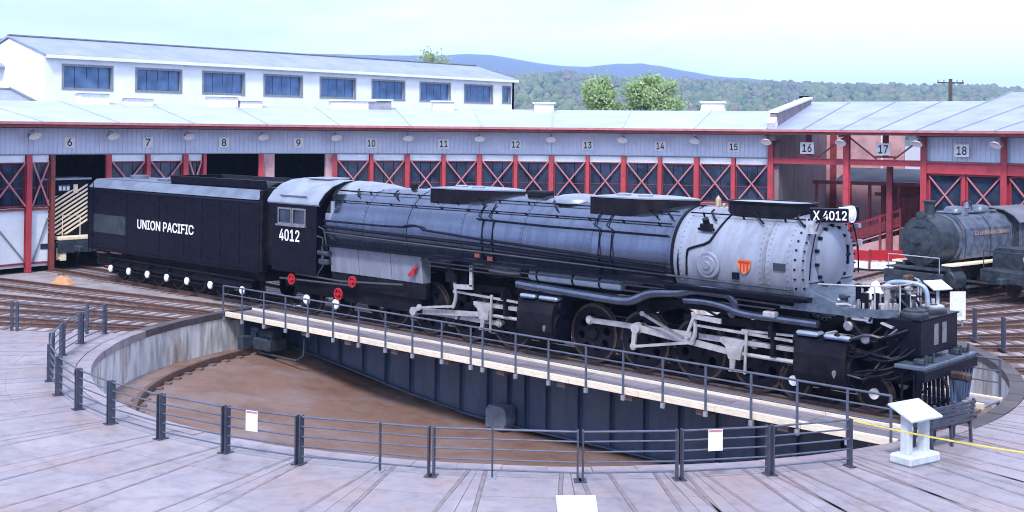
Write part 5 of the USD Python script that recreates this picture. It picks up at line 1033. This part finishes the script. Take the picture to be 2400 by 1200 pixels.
# ================================================================ RAILINGS, BOARDS AND OTHER THINGS ROUND THE PIT
RRAIL = 14.5
def post_plate(mb, p, ang, h=.98, w=.21, t=.028):
    d = pol(1, ang); mb.beam(p + np.array([0, 0, .012]), p + np.array([0, 0, h]), t, w, upv=d); return mb
def railing(a0, a1, label, mids=(), r=RRAIL, thick=True):
    p0, p1 = pol(r, a0 + .2), pol(r, a1 - .2)
    t = thing('pit_railing', label, 'railing', (p0 + p1) / 2, group='railing sections round the turntable pit')
    for a in (a0 + .2, a1 - .2) + tuple(mids):
        f = 0 if a in mids else 1
        if a in mids: s = (a - a0) / (a1 - a0); p = p0 + (p1 - p0) * s
        else: p = pol(r, a)
        q = part(t, 'post', post_plate(MB(), p, a, w=.155 if f and thick else .07, t=.03), M['railing'])
        part(q, 'foot_plate', MB().box((0, 0, 0), (.26, .14, .024)).xf(rotz(math.radians(a)), p + np.array([.0, 0, .012])), M['railing'] if f else M['galv'])
    for z in (.16, .36, .56, .76, .95):
        part(t, 'rail', MB().cyl(p0 + (0, 0, z), p1 + (0, 0, z), .017 if z < .9 else .021, n=8), M['grail'])
    return t
edges = [-144.2, -136.5, -128.7, -121.1, -113.5, -106.1, -98.8, -91.5, -83.6, -75.8, -68.5, -57.3, -45.8, -38.1, -30.6, -23.0]
nm = ['next to the outward return at its far left end', 'second from the outward return at the left', 'third from the outward return at the left', 'fourth from the outward return at the left', 'fifth from the outward return at the left', 'sixth from the outward return, below the rim of the pale pit wall', 'just left of the thick post before the ring rail', 'two sections left of the white notice', 'next left of the section with the white notice', 'carrying a white notice over the brown pit floor',
      'with a thin middle post, right of the left notice', 'with a thin middle post in front of the girder housing', 'over the lower girder edge, left of the right notice', 'carrying a white notice in front of the blue girder', 'at the right end beside the pedestal board']
for i in range(15):
    mids = {10: (-61.5,), 11: (-52.6,)}.get(i, ())
    railing(edges[i], edges[i + 1], 'black pit railing ' + nm[i], mids, thick=True)
p0, p1 = np.array([-12.0, -8.95, 0]), np.array([-14.3, -10.45, 0])
t = thing('pit_railing', 'short black railing return running outward from the pit at the far left', 'railing', (p0 + p1) / 2, group='railing sections round the turntable pit')
for f in (0.02, .93, 1.0): part(t, 'post', post_plate(MB(), p0 + (p1 - p0) * f, 30, w=.10, t=.04), M['railing'])
for z in (.5, .72, .95): part(t, 'rail', MB().cyl(p0 + (0, 0, z), p1 + (0, 0, z), .02, n=8), M['grail'])
for a, l in ((53.0, 'flat dark guard post beyond the pit, nearer the white notice board'), (45.6, 'flat dark guard post beyond the pit, nearer the right edge')):
    t = thing('guard_post', l, 'post', pol(14.6, a), group='guard posts beyond the pit')
    part(t, 'plate', MB().box((0, 0, .5), (.24, .05, 1.0)).xf(rotz(math.radians(-43)), pol(14.6, a)), M['railing'])
    part(t, 'foot_plate', MB().box((0, 0, .012 - .02), (.34, .2, .06)).xf(rotz(math.radians(-43)), pol(14.6, a)), M['railing'])
def notice(a, label, h=.42, w=.30):
    p = pol(RRAIL + .05, a, .76); rot = rotz(math.radians(a + 90))
    t = thing('notice', label, 'notice', p, group='white notices on the pit railing')
    part(t, 'sheet', MB().box((0, -.012, 0), (w, .008, h)).xf(rot, p), M['paper'])
    part(t, 'header', MB().box((0, -.02, h / 2 - .03), (w * .9, .004, .035)).xf(rot, p), M['redbrace'])
notice(-72.9, 'white notice hung on the left part of the pit railing over the brown floor')
notice(-35.3, 'white notice hung on the right part of the pit railing before the girder')

def reading_board(name, label, base, u_ang, w, d, zt, zb, mat_face, legs=2, slab=True, foot=(1.0, .62)):
    """Slanting board on legs; u_ang is the heading of its long edge, its upper edge lies on the left of that heading."""
    base = np.array(base, float); rot = rotz(u_ang)
    t = thing(name, label, 'information board', base)
    def at(mb): return mb.xf(rot, base)
    ang = math.atan2(zt - zb, d)
    bd = MB().box((0, 0, 0), (w, math.hypot(d, zt - zb), .05), bev=.008).xf(rotx(ang), (0, 0, (zt + zb) / 2)); part(t, 'board', at(bd), M['palegrey'])
    fc = MB().box((0, 0, .029), (w - .06, math.hypot(d, zt - zb) - .06, .006)).xf(rotx(ang), (0, 0, (zt + zb) / 2)); part(t, 'face', at(fc), M[mat_face])
    for i in range(3): part(t, 'print_block', at(MB().box((-w * .28 + i * w * .28, .02 * (i - 1), .034), (w * .2, .16, .003)).xf(rotx(ang), (0, 0, (zt + zb) / 2))), M['paper'])
    for s in ((-1, 1) if legs == 2 else (0,)):
        part(t, 'leg', at(MB().box((s * w * .28, 0, ((zt + zb) / 2 - .06 + .16) / 2), (.16 if legs == 2 else .10, .20 if legs == 2 else .1, (zt + zb) / 2 - .06 - .10), bev=.015)), M['palegrey'])
    if slab: part(t, 'plinth', at(MB().box((0, 0, .10), (foot[0], foot[1], .20), bev=.04)), M['palegrey'])
    return t
RA = math.atan2(right[1], right[0])
reading_board('information_board', 'pale slanted information board on a two legged stone pedestal beside the pit railing', (14.12, -4.42, 0), RA + math.radians(34), .98, .62, 1.19, .93, 'paperyellow', foot=(.98, .55))
reading_board('reading_panel', 'cream topped reading panel at the bottom edge nearest the viewer', (12.85, -13.75, 0), RA + math.radians(4), .64, .52, .93, .64, 'paperyellow', foot=(.7, .5))
reading_board('reading_panel', 'white slanted reading panel on a post behind the locomotive front', (4.9, 17.6, -.1), RA + math.radians(25), .95, .6, 1.15, .85, 'paper', legs=1, slab=False)
t = thing('notice_board', 'upright white notice board standing beyond the locomotive front by the pit', 'notice board', pol(15.8, 63.0))
o = pol(15.8, 63.0); rr = rotz(RA + .15)
part(t, 'sheet', MB().box((0, -.03, .68), (.60, .03, 1.02), bev=.006).xf(rr, o), M['paper'])
part(t, 'print_block', MB().box((.05, -.05, .42), (.2, .006, .2)).xf(rr, o), M['palegrey'])
for s in (-.2, .2): part(t, 'leg', MB().box((s, .02, .45), (.05, .04, 1.2)).xf(rr, o), M['trimgrey'])

# bench seen from behind
bo = np.array([13.95, -2.62, 0.0]); bu = math.atan2(.98, .2)
bn = thing('park_bench', 'dark slatted bench with its back to the viewer at the end of the turntable', 'bench', bo)
def bp(n, mb, m='railing'): return part(bn, n, mb.xf(rotz(bu), bo), M[m])
for i in range(5): bp('back_slat', MB().box((0, -.22 - .014 * i, .52 + i * .095), (1.5, .03, .070), bev=.006))
for i in range(4): bp('seat_slat', MB().box((0, -.12 + i * .11, .44), (1.5, .085, .03), bev=.006))
for s in (-.70, .0, .70):
    f = bp('leg', MB().beam((s, -.20, .0), (s, -.17, .45), .05, .06).beam((s, .26, .0), (s, .22, .43), .05, .06).beam((s, -.20, .42), (s, .26, .42), .05, .05).beam((s, -.17, .42), (s, -.26, .98), .05, .05))
for s in (-.72, .72): bp('armrest', MB().beam((s, -.22, .66), (s, .24, .66), .06, .04).beam((s, .22, .43), (s, .22, .66), .05, .05))
# yellow chain
c0, c1 = pol(RRAIL, -23.0, .93), np.array([17.11, -5.07, .8])
ch = thing('yellow_chain', 'yellow plastic chain strung from the railing end past the bench to the right', 'chain', (c0 + c1) / 2)
mb = MB(); n = 46
for i in range(n):
    f = (i + .5) / n; p = c0 + (c1 - c0) * f - np.array([0, 0, .05 * 4 * f * (1 - f)]); d = (c1 - c0) / np.linalg.norm(c1 - c0) * (.062)
    mb.beam(p - d, p + d, .016 if i % 2 else .034, .034 if i % 2 else .016)
part(ch, 'links', mb, M['yellow'])
cp_ = thing('chain_post', 'thin post just past the right edge holding the yellow chain', 'post', (17.11, -5.07, 0)); part(cp_, 'shaft', MB().cyl((17.11, -5.07, 0.03), (17.11, -5.07, .9), .04), M['yellow']); part(cp_, 'foot', MB().cyl((17.11, -5.07, 0.0), (17.11, -5.07, .05), .2, .16, n=18), M['railing'])
oc = thing('orange_chock', 'orange painted wheel stop lying by the rails in front of the left red column', 'wheel stop', (-25.4, -3.2, -.1))
part(oc, 'block', MB().prism([(-.55, -.12), (.55, -.12), (.35, .12), (.05, .26), (-.1, .26), (-.2, .08)], 'xz', -.18, .18).xf(rotz(.6), (-25.4, -3.2, 0)), M['orangestuff'])
part(oc, 'handle', MB().tube([(-25.6, -3.3, .1), (-25.5, -3.25, .34), (-25.3, -3.1, .30)], .03), M['rust'])

# ================================================================ WHITE WORKSHOP BEHIND
ws = thing('workshop', 'long white workshop with a row of wide blue windows and a grey blue roof', 'building', (-62, 39, 0))
wy = [15.05 + 6.072 * i for i in range(8)]
holes = [[(y, 9.68), (y + 4.0, 9.68), (y + 4.0, 11.44), (y, 11.44)] for y in wy] + [[(63.1, 9.75), (64.3, 9.75), (64.3, 11.44), (63.1, 11.44)]]
part(ws, 'front_wall', MB().prism(Polygon([(13.9, -.2), (64.85, -.2), (64.85, 12.1), (13.9, 12.1)], holes), 'yz', -62.35, -62.0), M['shopwhite'])
for h in holes:
    y0, y1, z0, z1 = h[0][0], h[1][0], h[0][1], h[2][1]
    f = part(ws, 'window', MB().prism(Polygon(h).buffer(.10, join_style=2).difference(Polygon(h).buffer(-.07)), 'yz', -62.12, -61.96), M['trimgrey'])
    n = 4 if y1 - y0 > 2 else 1; w = (y1 - y0 - .14) / n
    for i in range(n):
        part(f, 'pane', MB().box((-62.24, y0 + .07 + w * (i + .5), (z0 + z1) / 2), (.03, w - .05, z1 - z0 - .14)), M['shopglass'])
    if n > 1:
        part(f, 'blind', MB().box((-62.30, y0 + rng.uniform(.8, 2.6), z0 + .45), (.04, rng.uniform(.6, 1.5), .7)), M['white'])
gp = [(-62.0, -.2), (-62.0, 12.1), (-68.0, 13.62), (-74.0, 12.1), (-74.0, -.2)]
gw = part(ws, 'gable_wall', MB().prism(Polygon(gp, [[(-73.2, 9.75), (-70.15, 9.75), (-70.15, 11.2), (-73.2, 11.2)]]), 'xz', 13.6, 13.9), M['shopwhite'])
part(gw, 'gable_window', MB().box((-71.7, 13.75, 10.5), (3.0, .05, 1.4)), M['shopglass'])
part(gw, 'door_hood', MB().prism([(-74, 11.75), (-69.2, 11.75), (-68.6, 11.45), (-68.6, 11.35), (-74, 11.35)], 'xz', 12.9, 13.58), M['shoproof'])
part(ws, 'far_gable', MB().prism(gp, 'xz', 64.55, 64.85), M['shopwhite'])
part(ws, 'back_wall', MB().box((-74, 39, 6), (.3, 51, 12.2)), M['shopwhite'])
for s in (-1, 1):
    V = [(-68 + s * x, y, z) for y in (13.5, 65.1) for x, z in ((0, 13.86), (6.45, 12.18), (6.45, 12.02), (0, 13.7))]
    part(ws, 'roof_slope', MB().rings([V[:4], V[4:]]), M['shoproof'])
part(ws, 'eave_trim', MB().box((-61.6, 39.3, 12.03), (.12, 51.6, .26)), M['panelwhite'])
part(ws, 'ridge_cap', MB().box((-68, 39.3, 13.9), (.5, 51.6, .10)), M['trimgrey'])
an = thing('workshop_annex', 'low blue roofed annex at the left end of the white workshop', 'building', (-66, 6, 0))
part(an, 'walls', MB().box((-67, 4.5, 4.0), (9.4, 17.8, 8.4)), M['shopwhite'])
for s in (-1, 1):
    V = [(-67.4 + s * x, y, z) for y in (-6, 13.5) for x, z in ((0, 9.62), (6.4, 8.05), (6.4, 7.95), (0, 9.52))]
    part(an, 'roof_slope', MB().rings([V[:4], V[4:]]), M['shoproof'])
part(an, 'verge_trim', MB().beam((-67.4, 13.45, 9.74), (-60.9, 13.45, 8.15), .12, .16).box((-67.4, 3.8, 9.68), (.3, 19.4, .14)), M['trimgrey'])
lk = thing('link_building', 'low grey blue flat roofed link in front of the white workshop wall', 'building', (-57.5, 36, 0))
part(lk, 'walls', MB().box((-58.5, 36.5, 4.0), (4.8, 47, 8.3)), M['panelwhite']); part(lk, 'flat_roof', MB().box((-58.4, 36.5, 8.22), (5.2, 47.4, .16)), M['shoproof']); part(lk, 'parapet', MB().box((-55.9, 36.5, 8.26), (.16, 47.4, .22)), M['roofblue'])

# things on the roofs
def vent(name, label, u_ang, r, z, parts, group=None):
    o = pol(r, u_ang, z); t = thing(name, label, 'roof vent' if name != 'chimney' else 'chimney', o, group=group)
    for n_, mb, m_ in parts: part(t, n_, mb.xf(rotz(math.radians(u_ang - 90)), o), M[m_])
RVG = 'rooftop vents on the curved engine house'
def zroof(r): return float(np.interp(r, [RR, 56], [ZR, 7.2]))
def boxvent(u_ang, w, h, lab, m_='white', r=36.0): vent('roof_vent', lab, u_ang, r, zroof(r) - .2, [('casing', MB().box((0, 0, h / 2 + .1), (w, .8, h + .2), bev=.03), m_), ('cap', MB().box((0, 0, h + .25), (w + .2, 1.0, .08)), 'panelwhite')], RVG)

VENTS = [(174.2, 1.6, .45, 'square white vent on the engine house roof, left of the others', 'white'), (170.2, 1.5, .25, 'second white vent from the left, below the second workshop window', 'white'),
         (162.6, 1.7, .45, 'square white vent below the third workshop window', 'white'), (160.0, 1.3, .25, 'low white vent right of the square one below the third window', 'white'),
         (150.4, 2.6, .35, 'long white vent below the fifth workshop window', 'white'), (147.8, 1.4, .40, 'low grey vent box below the sixth workshop window', 'galv'), (141.6, 1.3, .38, 'white vent below the seventh workshop window', 'white'), (131.8, 1.2, .35, 'white vent near the right end of the workshop', 'white')]
POLE = (-21.0, 78.9, 11.9)
HAZE = 2.0e-4
for a, w, h, lab, m_ in VENTS: boxvent(a, w, h, lab, m_)
vent('roof_vent', 'wide tapered white vent on the roof left of the fire wall', 116.7, 42, zroof(42) - .2, [('casing', MB().rings([[(x * .75, y * .6, 0) for x, y in ((-1.2, -1), (1.2, -1), (1.2, 1), (-1.2, 1))], [(x * .55, y * .5, 1.05) for x, y in ((-1.2, -1), (1.2, -1), (1.2, 1), (-1.2, 1))]]), 'white'), ('cap', MB().box((0, 0, 1.10), (1.6, 1.2, .14), bev=.03), 'white'), ('louvre', MB().box((0, -.62, .5), (.4, .04, .25)), 'stripe')], RVG)
vent('chimney', 'thin black chimney pipe standing beside the white coping', 109.6, 45, 7.2, [('pipe', MB().cyl((0, 0, -.3), (0, 0, 2.0), .26, n=16).cyl((0, 0, 1.9), (0, 0, 2.05), .32, n=16), 'black_matt'), ('flue', MB().cyl((-.55, 0, -.3), (-.55, 0, 1.8), .12, n=10), 'white')])
up_ = thing('utility_pole', 'wooden utility pole with a crossarm rising behind the blue roof at right', 'utility pole', tuple(POLE[:2]) + (0,))
px_, py_ = POLE[:2]
part(up_, 'shaft', MB().cyl((px_, py_, -.2), (px_, py_, POLE[2]), .22, .16, n=12), M['bark'])
part(up_, 'crossarm', MB().beam(np.array([px_, py_, POLE[2] - .35]) - right * 1.2, np.array([px_, py_, POLE[2] - .35]) + right * 1.2, .12, .14), M['bark'])
for s in (-1.1, -.6, .6, 1.1): part(up_, 'insulator', MB().cyl(np.array([px_, py_, POLE[2] - .28]) + right * s, np.array([px_, py_, POLE[2] - .08]) + right * s, .06, n=8), M['galv'])

# ================================================================ TREES, FOREST, HILLS
def at_px(u, D): # a place on the ground seen at pixel column u, D metres ahead
    return np.array(CAM[:2]) + D * (fwd[:2] + (u - 1200) / FPX * right[:2])
def topz(u, v, D):
    rd = fwd2 + (u - 1200) / FPX * right3 - (v - HY) / FPX * up3; return CAM[2] + rd[2] / (rd @ fwd) * D
def tree(label, u, D, zt, rad, m_, seed, n=2600, lo=.25):
    R = np.random.RandomState(seed); x, y = at_px(u, D); t = thing('tree', label, 'tree', (x, y, 0), group=None)
    mb = MB().tube([(x, y, -.3), (x + .1, y, zt * .3), (x - .1, y + .1, zt * .6), (x, y, zt * .88)], .22, n=8)
    for i in range(9):
        a = i * 2.4; h = zt * (.35 + .05 * i); mb.tube([(x, y, h), (x + rad * .45 * math.cos(a), y + rad * .45 * math.sin(a), h + rad * .35), (x + rad * .8 * math.cos(a), y + rad * .8 * math.sin(a), h + rad * .5)], .07, n=6)
    part(t, 'trunk', mb, M['bark'])
    zc = zt * (1 + lo) / 2; hz = zt * (1 - lo) / 2
    cl = R.normal(size=(46, 3)); cl /= np.linalg.norm(cl, axis=1)[:, None]; cl *= R.uniform(.35, .92, (46, 1)); cl = cl * [rad, rad, hz]
    C = cl[R.randint(0, 46, n)] + R.normal(size=(n, 3)) * [rad * .15, rad * .15, hz * .11]
    s = R.uniform(.09, .2, n)[:, None]
    a = R.normal(size=(n, 3)); a /= np.linalg.norm(a, axis=1)[:, None]; b = np.cross(a, R.normal(size=(n, 3))); b /= np.linalg.norm(b, axis=1)[:, None]
    c = C + [x, y, zc]; V = np.stack([c - a * s - b * s * .6, c + a * s - b * s * .6, c + a * s + b * s * .6, c - a * s + b * s * .6], 1).reshape(-1, 3)
    F = np.arange(4 * n).reshape(n, 4); part(t, 'crown', MB().add(V, F), M[m_])
tree('round pale green tree behind the roof, left one of the pair', 1412, 150, topz(1412, 153, 150), 2.5, 'leaf1', 3, 9000)
tree('broad pale green tree behind the roof, right one of the pair', 1530, 150, topz(1530, 168, 150), 3.7, 'leaf1', 5, 13000)
tree('pale green treetop showing above the workshop roof', 1008, 150, topz(1008, 118, 150), 2.9, 'leaf2', 8, 6000, lo=.4)

def hill(name, prof, Ds, fr, seed, label, bumps, m_, base=-.6):
    us = np.arange(-700, 3101, 25); pu, pv = zip(*prof); R = []
    for D, f in zip(Ds, fr):
        for u in us:
            Dp = Ds[fr.index(1.0)]; v = np.interp(u, pu, pv); rd = fwd2 + (u - 1200) / FPX * right3 - (v - HY) / FPX * up3; zt = CAM[2] + rd[2] / (rd @ fwd) * Dp
            x, y = at_px(u, D); R.append((x, y, base + (zt - base) * f))
    V = np.array(R); V[:, 2] += bumps * (meshkit.fbm(V * [1 / 160, 1 / 160, 0], 4, seed) - .5) * np.repeat(np.array(fr), len(us)); n = len(us)
    F = [(i * n + j, i * n + j + 1, (i + 1) * n + j + 1, (i + 1) * n + j) for i in range(len(Ds) - 1) for j in range(n - 1)]
    h = part(None, name, MB().add(V, F), m_, smooth=True); tag(h.prim, label, kind='structure'); return V, us
pa = [(-700, 92), (0, 88), (100, 92), (200, 97), (400, 112), (600, 119), (800, 128), (900, 133), (960, 134), (1000, 130), (1060, 126), (1100, 125), (1150, 129), (1200, 137), (1260, 147), (1320, 158), (1380, 158), (1440, 150), (1500, 149), (1560, 157), (1620, 168), (1680, 178), (1740, 184), (1800, 190), (2000, 200), (2200, 208), (2400, 216), (3100, 230)]
hill('mountain', pa, [2800, 3200, 3700, 4200, 4500, 5200, 6000], [0, .25, .6, .9, 1.0, .7, .4], 3, None, 22, M['hill'])
pb_ = [(-700, 150), (900, 170), (1060, 175), (1130, 182), (1200, 197), (1260, 190), (1320, 188), (1400, 196), (1600, 204), (1700, 206), (1800, 212), (1900, 213), (2000, 214), (2100, 216), (2200, 219), (2300, 221), (2400, 226), (3100, 240)]
VB, usB = hill('near_hill', pb_, [760, 940, 1150, 1370, 1580, 1730, 2000], [0, .16, .38, .62, .86, 1.0, .8], 9, None, 6, M['hill'])
forest_mat = usdkit.material(stage, '/World/Looks/spring_forest', {
    'geo': ('geometry', {}), 'v': ('voronoi_texture', {'scale': 0.04, 'feature': 'f1'}), 's': ('separate_color', {}),
    'r': ('rgb_ramp', {'interpolate': True, 'ramp': [(0.0, (0.085, 0.125, 0.085)), (0.3, (0.11, 0.15, 0.09)), (0.5, (0.165, 0.19, 0.105)), (0.62, (0.14, 0.165, 0.105)), (0.72, (0.165, 0.14, 0.125)), (0.85, (0.135, 0.13, 0.12)), (1.0, (0.095, 0.135, 0.10))]}),
    'd': ('diffuse_bsdf', {})}, [('geo.position', 'v.vector'), ('v.color', 's.color'), ('s.r', 'r.fac'), ('r.color', 'd.color')], surface='d.BSDF')
R = np.random.RandomState(4); ico = trimesh.creation.icosphere(subdivisions=2); mb = MB(); n = len(usB)
for i in range(5200):
    fi = R.uniform(.3, 5.2) if i % 4 else R.uniform(4.2, 5.3); u = R.uniform(780, 2480) if i % 6 else R.uniform(1100, 2400)
    i0 = int(fi); j = int((u + 700) // 25); w = fi - i0
    p = VB[i0 * n + j] * (1 - w) + VB[(i0 + 1) * n + j] * w + (VB[i0 * n + j + 1] - VB[i0 * n + j]) * R.uniform(0, 1)
    r = R.uniform(3.0, 6.0); h = r * R.uniform(1.0, 1.5); v = ico.vertices.copy(); v *= 1 + .55 * (meshkit.noise(v * 2.3 + i * 3.1) - .5)[:, None]
    mb.add(v * [r, r, h] + p + [0, 0, h * .8], ico.faces)
fo = part(None, 'forest', mb, forest_mat); tag(fo.prim, 'mixed spring woodland covering the near hillside', kind='stuff')

# ================================================================ AIR
hz = part(None, 'haze', MB().box((-300, 300, 155 - 3.6), (13000, 13000, 310)), usdkit.material(stage, '/World/Looks/air', {'v': ('principled_volume', {'color': (0.42, 0.62, 1.0), 'density': HAZE, 'anisotropy': 0.2})}, volume='v.volume')); tag(hz.prim, kind='stuff')
